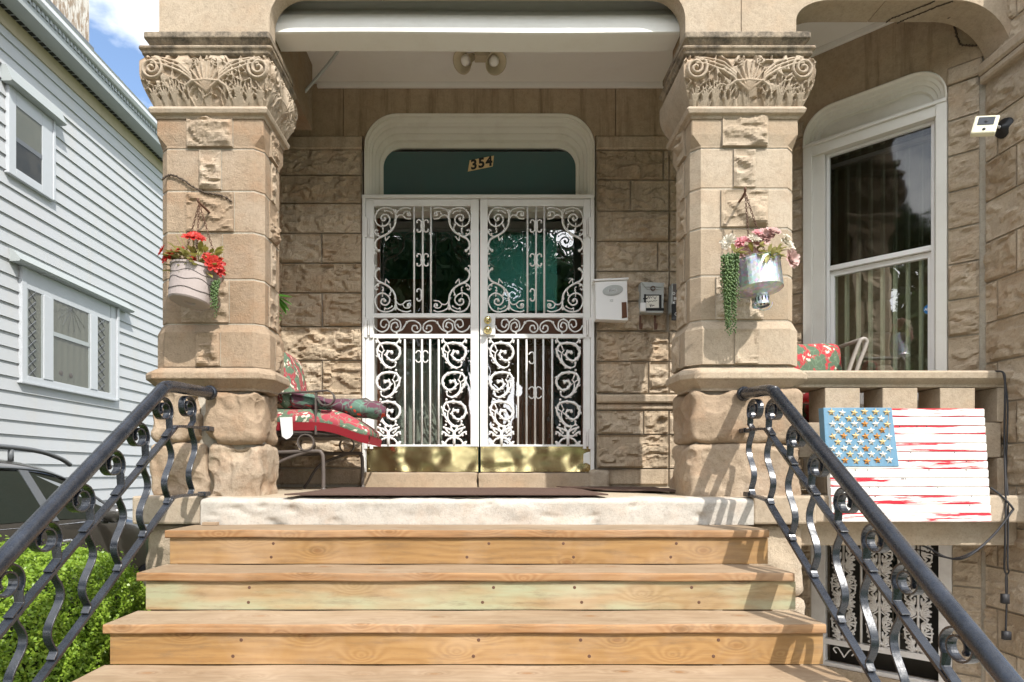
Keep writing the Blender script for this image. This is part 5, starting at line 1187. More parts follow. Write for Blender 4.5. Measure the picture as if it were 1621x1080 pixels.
for i in range(46):
    a = rs.rand()*6.28; p = top+Vector((math.cos(a)*.10*rs.rand()**.5, -.02+math.sin(a)*.07*rs.rand(), .0+.06*rs.rand())); leaf_blade(my, p, (math.cos(a), -.5+math.sin(a)*.5, .4+rs.randn()*.4), .06+.04*rs.rand(), .022, rs.rand(), .3)
for px, py in ((1216, 398), (1222, 402), (1229, 396), (1163, 396)):
    for j in range(4): leaf_blade(my, (Xp(px, dQ-.1), dQ-.10, Zp(py+4, dQ-.1)), (rs.randn()*.8, -.4, .5+rs.randn()*.4), .075, .024, .5+.5*rs.rand(), .3)
my.build('leaves', M['yleaf'], fl2)
tp2 = MB(); beads(tp2, (Xp(1156, 3.56), 3.57, Zp(405, 3.56)), .46, 26, .020, rs, .0075, .008); beads(tp2, (Xp(1149, 3.56), 3.57, Zp(430, 3.56)), .38, 5, .008, rs, .007, .006)
o = tp2.build('trailing_plant', M['succ'], smooth=True); tag(o, 'long green bead plant trailing from the steel feeder planter', 'plant')
# ---------------------------------------------------------------- patio furniture
def cushion(mb, c, ux, uy, uz, hx, hy, hz, e=.35, n=22, bend=None, m_=14, crease=0):
    P = np.zeros((n, m_*2, 3)); ux, uy, uz = [Vector(v).normalized() for v in (ux, uy, uz)]; c = Vector(c)
    sg = lambda v, p: math.copysign(abs(v)**p, v)
    for i in range(n):
        ph = -math.pi/2+math.pi*i/(n-1)
        for j in range(m_*2):
            th = 2*math.pi*j/(m_*2)
            # rounded-rectangle footprint in ux,uy ; thickness in uz swelling to the middle
            x = sg(math.cos(th), .28); y = sg(math.sin(th), .28); rr = math.cos(ph)**.42 if 0 < i < n-1 else 0
            X_, Y_ = x*rr, y*rr; z = sg(math.sin(ph), .75)*(1-.35*max(abs(X_), abs(Y_))**3)
            p = Vector((X_*hx, Y_*hy, z*hz+crease*hz*math.sin(X_*9+Y_*4)*.12))
            if bend: p = bend(p)
            P[i, j] = c+ux*p.x+uy*p.y+uz*p.z
    mb.grid(P, .5, closev=True)
ch = thing('patio_chair', 'bronze metal spring patio chair on the porch beside the gate', 'chair', (-1.15, 4.68, .02))
yn_, yf_ = 4.43, 4.93
fl0 = lambda y: fz_(0, y)+.003
def side(y):
    X = lambda px: Xp(px, y); Z = lambda py: Zp(py, y); return X, Z
for y, xr, nm in ((yn_, 512, 'near'), (yf_, 574, 'far')):
    X, Z = side(y); xf = X(xr); zf0 = fl0(y)
    mb = MB(); mb.tube(crv([(xf, y, zf0), (xf-.002, y, .22), (xf-.015, y, .272), (xf-.06, y, .285), (-1.45, y, .275), (-1.62, y, .27)], 6), .0135, 10); mb.lathe([(0.018, 0), (.018, .012), (.014, .02)], (xf, y, zf0), (0, 0, 1), 10)
    mb.tube(crv([(xf-.10, y, .285), (xf-.32, y, .20), (xf-.42, y, .06), (xf-.45, y, zf0)], 6), .011, 8)
    mb.build('leg', M['chairmetal'], ch, smooth=True)
    for cx_ in (xf-.12, xf-.42):
        mb = MB(); mb.strip([(cx_+.055*math.cos(R(a)), y, .345+.055*math.sin(R(a))) for a in range(-90, 280, 15)], .035, .008, (0, 1, 0)); mb.build('spring', M['chairmetal'], ch)
    mb = MB(); ax_ = xf+.05; za = .685
    arm = [(-1.62, y, za-.02), (-1.35, y, za), (ax_-.09, y, za+.012), (ax_-.02, y, za+.018)]+[(ax_-.03+.055*math.cos(R(a)), y, za-.035+.05*math.sin(R(a))) for a in range(80, -190, -20)]
    mb.strip(crv(arm, 3), .045, .008, (0, 1, 0)); mb.strip([(ax_-.10, y, za+.01), (ax_-.10, y, .40)], .03, .012, (0, 1, 0)); mb.build('armrest', M['chairmetal'], ch)
mb = MB(); mb.box(-1.62, -.98, 4.46, 4.90, .395, .425); mb.box(-1.6, -1.0, 4.48, 4.88, .38, .394); mb.build('seat_frame', M['chairmetal'], ch, bevel=.008)
mb = MB(); mb.plate([(-1.62, .42), (-1.58, .42), (-1.56, .98), (-1.61, .98)], Fr((0, 4.9, 0), (1, 0, 0), (0, -1, 0)), 0, .46); mb.build('backrest', M['chairmetal'], ch, bevel=.01)
sag = lambda p: Vector((p.x, p.y, p.z-(.16*ss(.02, .42, p.x)*max(0, p.x)**.6)))
mb = MB(); cushion(mb, (-1.20, 4.68, .505), (1, 0, 0), (0, 1, 0), (0, 0, 1), .42, .265, .095, bend=sag, n=24, m_=26); sc = mb.build('seat_cushion', M['floral_b'], smooth=True); tag(sc, 'faded floral seat cushion with red border drooping off the chair', 'cushion')
mb = MB(); U = np.linspace(-.40, .415, 40); bot = []
for u in U:
    q1, q2 = sag(Vector((u, 0, -.022))), sag(Vector((u, 0, -.078))); bot.append([(-1.20+u, 4.408, .505+q1.z), (-1.20+u, 4.425, .505+q2.z)])
mb.grid(np.array(bot), flip=False); V_ = np.linspace(4.42, 4.94, 20); q1, q2 = sag(Vector((.415, 0, -.022))), sag(Vector((.41, 0, -.078)))
mb.grid(np.array([[(-.776, y, .505+q1.z), (-.785, y, .505+q2.z)] for y in V_])); mb.build('border', M['redcloth'], sc, smooth=True)
mb = MB(); mb.plate([(-1.39, .515), (-1.305, .517), (-1.30, .40), (-1.32, .375), (-1.345, .365), (-1.375, .385)], Fr((0, 4.402, 0), (1, 0, 0), (0, -1, 0)), 0, .0015); mb.build('care_label', M['tin'], sc)
mb = MB(); tl = Vector((.30, 0, 1)).normalized()
cushion(mb, (-1.40, 4.68, .79), (0, 1, 0), (-.22, 0, 1), (1, 0, .22), .235, .215, .085, m_=24); bc = mb.build('back_cushion', M['floral_b'], smooth=True); tag(bc, 'faded floral back cushion leaning in the chair beside the gate', 'cushion')
mb = MB(); n = 40; P = []
rs2 = np.random.RandomState(4)
ux = Vector((.66, .1, -.07)); p0 = Vector((-1.36, 4.52, .645)); rings = []
for i in range(n):
    t = i/(n-1); c = p0+ux*t; r = .075*(1-.35*math.exp(-((t-.42)/.13)**2))*(1 if .03 < t < .97 else .55)
    rings.append([tuple(c+Vector((0, math.cos(a)*r*1.15, math.sin(a)*r*.85+.004*math.sin(a*7+t*30)))) for a in np.linspace(0, 2*math.pi, 26)[:-1]])
b0 = mb.n; mb.grid(np.array(rings), closev=True); mb.f += [tuple(b0+k_ for k_ in range(25)), tuple(b0+(n-1)*25+k_ for k_ in reversed(range(25)))]; mb.m += [0, 0]
o = mb.build('rolled_cushion', M['floral_d'], smooth=True); tag(o, 'dark tropical print cushion rolled and lying on the seat cushion', 'cushion')
# second chair behind the balustrade, seen over the rail
c2 = thing('patio_chair', 'tan metal patio chair behind the stone balustrade rail', 'chair', (2.2, 4.42, .02))
yb1, yb2 = 4.16, 4.60
xt = Xp(1352, 4.2)
for y in (yb1, yb2):
    mb = MB(); mb.tube(crv([(2.28, y, .44), (2.33, y, .70), (xt, y, .955), (xt+.03, y, 1.0), (xt+.055, y, .99), (xt+.05, y, .95), (xt-.02, y, .75), (2.36, y, .45)], 6), .013, 9); mb.build('back_post', M['alu'], c2, smooth=True)
    mb = MB(); mb.tube(crv([(2.36, y, .46), (2.38, y, .25), (2.42, y, .02)], 5), .013, 8); mb.build('leg', M['alu'], c2, smooth=True)
    mb = MB(); mb.tube(crv([(1.78, y, .44), (1.76, y, .25), (1.74, y, .02)], 5), .013, 8); mb.build('leg', M['alu'], c2, smooth=True)
mb = MB(); mb.tube([(xt+.03, yb1, 1.0), (xt+.03, yb2, 1.0)], .013, 8); mb.box(2.30, 2.335, yb1+.01, yb2-.01, .62, .95) if False else None; mb.build('top_rail', M['alu'], c2, smooth=True)
mb = MB(); mb.box(1.76, 2.36, yb1, yb2, .42, .445); mb.build('seat', M['alu'], c2, bevel=.006)
mb = MB(); cushion(mb, (2.05, 4.38, .535), (1, 0, 0), (0, 1, 0), (0, 0, 1), .33, .22, .07, m_=22); o = mb.build('seat_cushion', M['floral'], smooth=True); tag(o, 'bright red floral seat cushion glimpsed through the balustrade', 'cushion')
mb = MB(); cushion(mb, (2.17, 4.30, .80), (.93, .15, .06), (-.05, 0, 1), (0, 1, 0), .24, .195, .075, m_=24); o = mb.build('back_cushion', M['floral'], smooth=True); tag(o, 'bright red floral cushion showing above the balustrade rail', 'cushion')
# ---------------------------------------------------------------- wooden flag
FX0, FX1, FZ0, FZ1 = 1.955, 2.882, -.143, .508
Ff = Fr((0, 3.655, 0), (1, 0, 0), (0, -1, 0)); flag = thing('flag_art', 'weathered wooden star and stripe flag panel hung on the balustrade', 'flag panel', (2.42, 3.68, FZ0))
lean = lambda z: (.055*(z-FZ0)/(FZ1-FZ0))
T = NT('flag_stripes'); cc = T.n('TexCoord'); x, y, z = T.sep(cc.outputs['Object']); 
H = FZ1-FZ0; sidx = T.math('FLOOR', T.math('MULTIPLY', z, 13/H)); odd = T.math('LESS_THAN', T.math('MODULO', T.math('ADD', sidx, .0), 2.0), .5)
mpn = T.n('Mapping'); T.set(mpn.inputs[0], cc.outputs['Object']); mpn.inputs['Scale'].default_value = (.8, 1, 19)
n1 = T.noise(mpn.outputs[0], 1.6, 5, .62, .2); mp2 = T.n('Mapping'); T.set(mp2.inputs[0], cc.outputs['Object']); mp2.inputs['Scale'].default_value = (2.2, 1, 60); n2 = T.noise(mp2.outputs[0], 2.2, 5, .7)
edge = T.math('ABSOLUTE', T.math('SUBTRACT', T.math('FRACT', T.math('MULTIPLY', z, 13/H)), .5))
v_ = T.math('ADD', T.math('ADD', T.math('MULTIPLY', n1, 1.0), T.math('MULTIPLY', n2, .42)), T.math('MULTIPLY', edge, .22))
red = T.math('MULTIPLY', T.math('ADD', T.math('MULTIPLY', T.ramp(v_, (.795, 0), (.81, 1)), .85), T.math('MULTIPLY', T.ramp(v_, (.70, 0), (.80, 1)), .15)), odd)
stainv = T.math('MULTIPLY', T.ramp(T.noise(T.co(scale=(9, 1, 1.6)), 1.0, 5, .7), (.5, 0), (.75, 1)), .30)
c = T.mix(stainv, (.72, .70, .66), (.58, .46, .28)); c = T.mix(red, c, (.50, .018, .035))
M['stripes'] = T.fin(c, .45, spec=.35)
T = NT('flag_canton'); nb = T.noise(T.co(scale=(14, 1, 2.5)), 1.0, 5, .7); c = T.mix(T.ramp(nb, (.3, 0), (.7, 1)), (.07, .185, .29), (.145, .27, .37)); c = T.mix(T.math('MULTIPLY', T.ramp(T.noise(T.co(scale=(60, 1, 3)), 1.0, 3, .6), (.63, 0), (.72, 1)), .75), c, (.32, .17, .05)); M['canton'] = T.fin(c, .55)
M['starwhite'] = paint_mat('star_white', (.78, .75, .66), rough=.5, dirt=.2, dcol=(.6,.35,.12)); M['starrust'] = paint_mat('star_rust', (.52, .23, .05), rough=.6, dirt=.35, dcol=(.7,.5,.25)); M['startan'] = paint_mat('star_tan', (.70, .52, .26), rough=.55, dirt=.35, dcol=(.5,.25,.07))
flag.location = (2.42, 3.68, FZ0)
mb = MB(); prof = []
for i in range(13):
    a = FZ0+H*i/13; b = FZ0+H*(i+1)/13; prof += [(a+.0005, -.008), (a+.004, .0), (b-.008, .004), (b-.0005, -.006)]
P = np.array([[tuple(Ff.P(u, z, n-lean(z))) for z, n in prof] for u in (FX0+.025, FX1)]); mb.grid(P); mb.build('stripes', M['stripes'], flag)
mb = MB(); z2 = FZ0+H*(1-.515)
mb.add([tuple(Ff.P(u, z, n-lean(z))) for n in (-.045, -.005) for u, z in ((FX0+.03, FZ0+.001), (FX1, FZ0+.001), (FX1, FZ1-.001), (FX0+.03, FZ1-.001))], [(0,1,5,4), (1,2,6,5), (2,3,7,6), (3,0,4,7), (3,2,1,0)]); mb.build('backing', M['tin'], flag)
mb = MB(); cu1 = FX0+.405
mb.add([tuple(Ff.P(u, z, n-lean(z))) for n in (-.05, .006) for u, z in ((FX0+.004, z2), (cu1+.012, z2), (cu1-.012, FZ1+.003), (FX0, FZ1+.003))], [(4,5,6,7), (0,1,5,4), (1,2,6,5), (2,3,7,6), (3,0,4,7), (3,2,1,0)]); mb.build('canton', M['canton'], flag, bevel=.002)
mb = MB(); V = [(0, 0, .013)]; 
for i in range(10): a = R(90+36*i); r = .0235 if i % 2 == 0 else .0098; V.append((r*math.cos(a), r*math.sin(a), .0015))
mb.add([(x_, -n_, z_) for x_, z_, n_ in V], [(0, i+1, (i+1) % 10+1) for i in range(10)]); star_m = {}
rss = np.random.RandomState(6); first = {}
rust = {(2,3):2,(4,1):2,(4,2):1,(4,3):2,(4,4):2,(6,3):2,(8,2):1,(8,3):2,(8,4):2,(8,1):2,(3,4):2,(3,1):1,(5,0):1,(5,4):1,(0,0):1,(0,2):1,(0,3):1,(0,4):1,(0,5):1,(1,0):1,(1,1):1,(1,2):1,(1,3):1,(2,5):1,(4,0):1,(7,1):1}
for row in range(9):
    n = 6 if row % 2 == 0 else 5
    for j in range(n):
        u = FX0+.045+.0635*j+(.030 if row % 2 else 0)+rss.randn()*.003; z = FZ1-.024-.0345*row+rss.randn()*.0015
        mk = ['starwhite', 'startan', 'starrust'][rust.get((row, j), 0)]
        if mk not in first: o = mb.build('star', M[mk]); first[mk] = o.data
        else: o = bpy.data.objects.new('star', first[mk]); S.collection.objects.link(o)
        o.parent = flag; p = Ff.P(u, z, .0065-lean(z)); o.location = p-flag.location; o.rotation_euler = (0, rss.randn()*.12, 0)
mb = MB()
for i in range(24):
    u = FX0+.06+rss.rand()*.82; r_ = rss.randint(0, 12); z = FZ0+H*(r_+1)/13-.006
    if u < cu1+.02 and z > z2: continue
    mb.ball(Ff.P(u, z, .003-lean(z)), .004, 6, sc=(1.4, .6, 1))
mb.build('nail_heads', M['lens'], flag)
# ---------------------------------------------------------------- camera on the bay wall
sx, sy_, sz_ = 3.155, 3.88, Zp(203, 3.88)
sec = thing('security_camera', 'cream security camera with a dark lens on the bay wall', 'camera', (sx, sy_, sz_))
mb = MB(); mb.lathe([(0, .035), (.018, .034), (.022, .02), (.055, .014), (.058, 0)], (sx-.012, sy_, sz_), (-1, -.25, 0), 22); mb.build('mount', M['black'], sec, smooth=True)
mb = MB(); bx = Xp(1559, 3.80); bz = Zp(200, 3.80); mb.tube(crv([(sx-.03, sy_, sz_), (sx-.07, sy_-.01, sz_+.004), (bx+.03, 3.815, bz)], 5), .008, 8); mb.build('arm', M['tin'], sec, smooth=True)
Mx = Matrix.Translation((bx, 3.80, bz)) @ Matrix.Rotation(R(-30), 4, 'Z') @ Matrix.Rotation(R(-14), 4, 'X') @ Matrix.Rotation(R(14), 4, 'Y')
mb = MB(); mb.box(-.060, .060, -.02, .02, -.058, .058, M=Mx); mb.build('body', M['camcream'], sec, bevel=.008)
mb = MB(); mb.box(-.040, .040, -.0225, -.018, -.006, .045, M=Mx); mb.build('lens_panel', M['lens'], sec, bevel=.0015)
mb = MB(); mb.lathe([(0, .004), (.008, .003), (.009, 0)], Mx @ Vector((0, -.02, -.034)), Mx.to_3x3() @ Vector((0, -1, 0)), 12); mb.lathe([(0, .005), (.007, .004), (.008, 0)], Mx @ Vector((0, -.0222, .016)), Mx.to_3x3() @ Vector((0, -1, 0)), 12); mb.build('sensor', M['black'], sec)
# cables down the corner
mb = MB(); cb = lambda L_: [(Xp(px, d), d, Zp(py, d)) for px, py, d in L_]
mb.tube(crv(cb([(1575, 588, 3.83), (1588, 590, 3.79), (1591, 610, 3.77), (1590, 700, 3.77), (1592, 790, 3.70), (1591, 860, 3.68), (1590, 900, 3.75), (1594, 920, 3.75), (1592, 1000, 3.75)]), 8), .0055, 6)
mb.tube(crv(cb([(1588, 590, 3.80), (1595, 640, 3.76), (1593, 740, 3.76), (1596, 800, 3.70), (1595, 890, 3.70), (1597, 905, 3.74), (1592, 915, 3.75), (1593, 950, 3.75)]), 8), .0045, 6)
mb.box(Xp(1590, 3.74)-.02, Xp(1590, 3.74)+.015, 3.72, 3.745, Zp(955, 3.74), Zp(940, 3.74)); mb.box(Xp(1592, 3.74)-.022, Xp(1592, 3.74)+.018, 3.72, 3.745, Zp(1012, 3.74), Zp(999, 3.74))
tag(mb.build('cable', M['cable'], smooth=True), 'pair of thin black cables hanging down the corner with small tags', 'cable')
mb = MB(); mb.tube(crv(cb([(1568, 772, 3.72), (1585, 785, 3.70), (1602, 803, 3.68), (1600, 812, 3.68), (1570, 850, 3.67), (1530, 882, 3.67), (1500, 883, 3.78), (1470, 868, 3.84), (1449, 860, 3.84)]), 8), .006, 6); mb.tube(crv(cb([(1560, 862, 3.66), (1510, 884, 3.72), (1450, 870, 4.0), (1440, 880, 4.1)]), 6), .004, 6)
tag(mb.build('cable', M['cable'], smooth=True), 'single loose cable looping under the wooden flag towards the basement gate', 'cable')
# dead vine stems
def vine(name, label, lines, r=.005):
    m = MB(); rs_ = np.random.RandomState(len(lines)+3)
    for L_ in lines:
        P = crv(L_, 9); P = [Vector(p)+Vector(rs_.randn(3))*r*.35 for p in P]; m.tube(P, [r*(1.15-.5*i/len(P)) for i in range(len(P))], 6)
        for i in range(3, len(P)-1, 3): m.ball(P[i], r*1.6, 5)
    tag(m.build(name, M['vinewood'], smooth=True), label, 'vine')
f1 = lambda L_, d: [(Xp(a, d), d, Zp(b, d)) for a, b in L_]
vine('dead_vine', 'thin dead vine stem crossing the column above the mauve pot', [f1([(257, 284), (268, 277), (285, 282), (300, 292), (318, 303), (335, 307), (352, 310), (368, 320)], 3.838)])
dv = lambda L_, z=2.952: [(Xp(a, d), d, Zp(b, d)) for a, b, d in L_]
# on the soffit of the second arch: z fixed, depth from the pixel row
sof = lambda L_: [(Xp(a, (2.953-EYE)*FPX/(CY0-b)), (2.953-EYE)*FPX/(CY0-b), 2.951) for a, b in L_]
vine('dead_vine', 'bare dead vine stems creeping over the arch soffit above the tall window', [sof([(1480, 2), (1455, 12), (1430, 22), (1412, 29), (1402, 36)]), sof([(1508, 2), (1485, 10), (1455, 22), (1430, 32), (1420, 37)]), sof([(1565, 2), (1540, 8), (1515, 20), (1498, 30)])], .0035)
q5 = lambda L_: [tuple(Fw.P(u45(a), Zp(b, (lambda p: p.y)(Fw.P(u45(a), 0, 0))), .03)) for a, b in L_]
vine('dead_vine', 'hooked dead vine stem on the wall near the security camera', [q5([(1512, 42), (1516, 60), (1522, 73), (1535, 76), (1552, 75), (1558, 73)])], .0045)
# green leaves growing from the porch side
lv = MB(); rs3 = np.random.RandomState(3)
for px, py, s in ((449, 478, .13), (444, 502, .08), (444, 514, .06)):
    p = Vector((Xp(px, 4.45)-.05, 4.45, Zp(py, 4.45)+.04)); 
    for a in (-.7, -.25, .2, .6): leaf_blade(lv, p, (.9, -.3, a-.5), s, s*.5, .3+.5*rs3.rand(), .25)
lv.tube(crv([(-1.54, 4.50, .02), (-1.52, 4.47, .6), (Xp(447, 4.45)-.05, 4.45, Zp(478, 4.45)+.04)], 6), .004, 5)
tag(lv.build('ivy_sprig', M['vine']), 'small green leafy sprig growing up behind the porch column', 'plant')
# ------------------------------------------------------------------ neighbouring sided house
XN = -6.2
nb = thing('sided_house', 'neighbouring house with pale blue clapboard siding and white gutter', 'house', (-9.5, 8, GZ))
dn = lambda px, x=XN: -x*FPX/(CX0-px)                    # depth along the wall for a photo column
EX = .19; yA, yB = 2.0, 19.0; ztop = 5.92
mb = MB(); rs = np.random.RandomState(12)
nrow = int((ztop-GZ)/EX)+1; ys = np.linspace(yA, yB, 40)
for i in range(nrow):
    z0 = GZ+EX*i; z1 = min(z0+EX, ztop); w = .003*np.interp(ys, np.linspace(yA, yB, 12), rs.randn(12))
    P = np.array([[(XN-.005, y, z0), (XN+.026+ww*.6, y, z0+ww*.3), (XN+.024+ww*.6, y, z0+.006), (XN+.002, y, z1+.004)] for y, ww in zip(ys, w)])
    mb.grid(P, rs.rand(), flip=True)
mb.add([(XN, yB, GZ), (XN-8, yB, GZ), (XN-8, yB, 6.2), (XN, yB, 6.2), (XN, yA, GZ), (XN-8, yA, GZ), (XN-8, yA, 6.2), (XN, yA, 6.2)], [(0,1,2,3), (7,6,5,4)])
mb.build('wall', M['siding'], nb)
mb = MB(); mb.box(XN-.01, XN+.03, yA, yB, ztop-.02, 6.15); mb.build('frieze', M['frieze'], nb)
mb = MB(); mb.box(XN-.1, -5.88, yA, yB+.2, 6.10, 6.12)
mb.build('soffit', M['trim'], nb)
mb = MB()
y = yA
while y < yB: mb.box(XN+.034, XN+.095, y, y+.075, 6.092, 6.0985); y += .105
mb.build('soffit_vent', M['black'], nb)
mb = MB(); P = np.array([[(-5.89, y, 6.094), (-5.872, y, 6.094), (-5.867, y, 6.26), (-5.83, y, 6.27), (-5.815, y, 6.285)] for y in (yA, yB+.2)]); mb.grid(P, flip=True); mb.build('fascia', M['trim'], nb)
mb = MB(); y = yA; q_ = []
while y < yB+.1: q_ += [(-5.852, y), (-5.852, y+.045), (-5.866, y+.045), (-5.866, y+.085)]; y += .085
mb.grid(np.array([[(x, y_, 6.205), (x, y_, 6.262)] for x, y_ in q_])); mb.build('dentil_course', M['trim'], nb)
mb = MB(); gp = [(x+.065, z-.150) for x, z in [(-5.93, 6.415), (-5.88, 6.43), (-5.855, 6.47), (-5.86, 6.535), (-5.845, 6.555), (-5.865, 6.565), (-5.88, 6.545), (-5.95, 6.54)]]
mb.grid(np.array([[(x, y, z) for x, z in gp] for y in (yA, yB+.2)]), flip=True); mb.build('gutter', M['gutter'], nb, smooth=False)
mb = MB(); mb.add([(-5.86, yA, 6.39), (-5.86, yB+.2, 6.39), (-10.2, yB+.2, 9.6), (-10.2, yA, 9.6)], [(0,1,2,3)]); mb.add([(-5.86, yB+.2, 6.39), (-14.5, yB+.2, 6.55), (-10.2, yB+.2, 9.6)], [(0,1,2)]); mb.add([(-10.2, yA, 9.6), (-10.2, yB+.2, 9.6), (-14.5, yB+.2, 6.55), (-14.5, yA, 6.55)], [(0,1,2,3)]); mb.build('roof', M['cargrey'], nb)
mb = MB(); zb_ = lambda x: 6.55+(-5.9-x)*.709
dormer_end = dn(140, -6.28)
mb.box(-7.6, -6.28, 5.5, dormer_end, 6.40, 9.5); 
for i in range(40): mb.box(-6.284, -6.268, 5.5+.12*i, min(dormer_end, 5.5+.12*i+.112), 6.95, 9.5) if 5.5+.12*i < dormer_end-.05 else None
mb.build('dormer', M['peel'], nb); mb = MB(); mb.box(-7.6, -6.22, 5.5, dormer_end+.05, 6.86, 6.92); mb.box(-6.27, -6.25, 5.5, dormer_end+.01, 6.45, 6.86); mb.build('dormer_flashing', M['cargrey'], nb)
mb = MB()
for py, px in ((128, 188), (133, 194)):
    d_ = dn(px, -6.0); mb.lathe([(.03, 0), (.03, .10), (.045, .11), (.0, .2)], (-6.0, d_, 6.46), (0, 0, 1), 8)
mb.build('roof_vent', M['cargrey'], nb)
XW = XN+.03
def hbox(m, y0, y1, z0, z1, n0, n1): m.box(XN+n0, XN+n1, y0, y1, z0, z1)
def hz(py, px, x=XN+.03): return Zp(py, dn(px, x))
# upper double hung window
w = thing('window', '', 'x'); del w['label']; del w['category']; w.parent = nb; w.location = (3.3, 0, 5)
y0, y1 = dn(7), dn(80); z1_, z0_ = hz(190, 80), hz(314, 80)
mb = MB(); hbox(mb, y0, y0+.13, z0_, z1_, 0, .06); hbox(mb, y1-.26, y1, z0_, z1_, 0, .06); hbox(mb, y0+.13, y1-.26, z1_-.20, z1_, 0, .06); hbox(mb, y0+.13, y1-.26, z0_, z0_+.09, 0, .06); hbox(mb, y1-.04, y1+.005, z0_-.02, z1_, 0, .075); hbox(mb, y0-.02, y1+.02, z0_-.03, z0_-.001, 0, .07); mb.build('frame', M['trimwhite'], w, bevel=.006)
P = np.array([[(XN+.02, y, z1_+.22), (XN+.08, y, z1_+.21), (XN+.16, y, z1_+.02), (XN+.14, y, z1_+.002), (XN+.02, y, z1_+.002)] for y in (y0-.08, y1+.12)]); mb = MB(); mb.grid(P, closev=True, flip=True); mb.f += [(0,1,2,3,4), (9,8,7,6,5)]; mb.m += [0, 0]; mb.build('hood', M['trim'], w)
zm = (z0_+z1_)/2-.08
mb = MB(); hbox(mb, y0+.13, y1-.26, zm-.03, zm+.03, .01, .058); mb.build('meeting_rail', M['cargrey'], w)
mb = MB(); hbox(mb, y0+.13, y1-.26, z0_+.09, z1_-.20, .050, .054); mb.build('pane', M['oldglass'], w)
mb = MB(); hbox(mb, y0+.13, y1-.26, zm, z1_-.20, .042, .046); mb.build('curtain', M['curtain'], w); mb = MB(); hbox(mb, y0+.13, y1-.26, z0_+.09, zm, .040, .0445); mb.build('screen', M['dark'], w)
# lower triple window with leaded side lights
w = thing('window', '', 'x'); del w['label']; del w['category']; w.parent = nb; w.location = (3.3, 1.5, 2)
y0, y1 = dn(28), dn(181); z1_, z0_ = hz(487, 181), hz(632, 181); yq = [dn(p) for p in (36, 62, 77, 137, 148, 170)]
mb = MB(); zt1_ = z1_-.28
hbox(mb, y0, yq[0], z0_, z1_, 0, .06); hbox(mb, yq[1], yq[2], z0_+.08, zt1_, 0, .07); hbox(mb, yq[3], yq[4], z0_+.08, zt1_, 0, .07); hbox(mb, yq[5], y1, z0_, z1_, 0, .06); hbox(mb, yq[0], yq[5], zt1_, z1_, 0, .055); hbox(mb, yq[0], yq[5], z0_, z0_+.08, 0, .06); hbox(mb, y1-.05, y1+.01, z0_-.02, z1_, 0, .085); hbox(mb, y0-.03, y1+.02, z0_-.035, z0_-.001, 0, .08)
mb.build('frame', M['trimwhite'], w, bevel=.006)
P = np.array([[(XN+.02, y, z1_+.17), (XN+.06, y, z1_+.16), (XN+.17, y, z1_+.03), (XN+.15, y, z1_+.002), (XN+.02, y, z1_+.002)] for y in (y0-.18, y1+.32)]); mb = MB(); mb.grid(P, closev=True, flip=True); mb.f += [(0,1,2,3,4), (9,8,7,6,5)]; mb.m += [0, 0]; mb.build('hood', M['trim'], w)
mb = MB(); zm = z0_+.08+(zt1_-z0_-.08)*.58; hbox(mb, yq[2], yq[3], zm-.03, zm+.03, .01, .058)
for a, b in ((0, 1), (2, 3), (4, 5)):
    for f in (yq[a], yq[b]-.03): hbox(mb, f, f+.03, z0_+.08, zt1_, .01, .052)
mb.build('sash', M['trim'], w)
for a, b in ((0, 1), (2, 3), (4, 5)): mb = MB(); hbox(mb, yq[a]+.03, yq[b]-.03, z0_+.08, zt1_, .043, .047); mb.build('pane', M['oldglass'], w)
for a, b in ((0, 1), (4, 5)):
    mb = MB(); n = 9; ya, yb = yq[a]+.03, yq[b]-.03; yb = ya+(yb-ya)*.6; hh = (zt1_-z0_-.08)/n
    for i in range(n):
        za = z0_+.08+hh*i
        for s in ((za, za+hh), (za+hh, za)): mb.tube([(XN+.049, ya, s[0]), (XN+.049, yb, s[1])], .006, 4)
    mb.build('leading', M['cargrey'], w)
mb = MB()
for i in range(7): a = R(200+20*i); ym = (yq[2]+yq[3])/2; mb.tube([(XN+.049, ym, zt1_-.02), (XN+.049, ym+.42*math.cos(a), zt1_-.02+.36*math.sin(a))], .0022, 4)
mb.build('leading', M['cargrey'], w)
mb = MB(); U, V = np.meshgrid(np.linspace(yq[0], yq[5], 120), np.linspace(z0_+.05, zt1_, 3), indexing='ij'); mb.grid(np.stack([XN+.039+.003*np.sin(U*45), U, V], -1)); mb.build('curtain', M['curtain'], w, smooth=True)
for px, py in ((92, 590), (108, 594)): MB().ball((XN+.0435, dn(px), hz(py, px)), .05, 8, sc=(.12, 1, .8)).build('vase', M['chairmetal'], w)
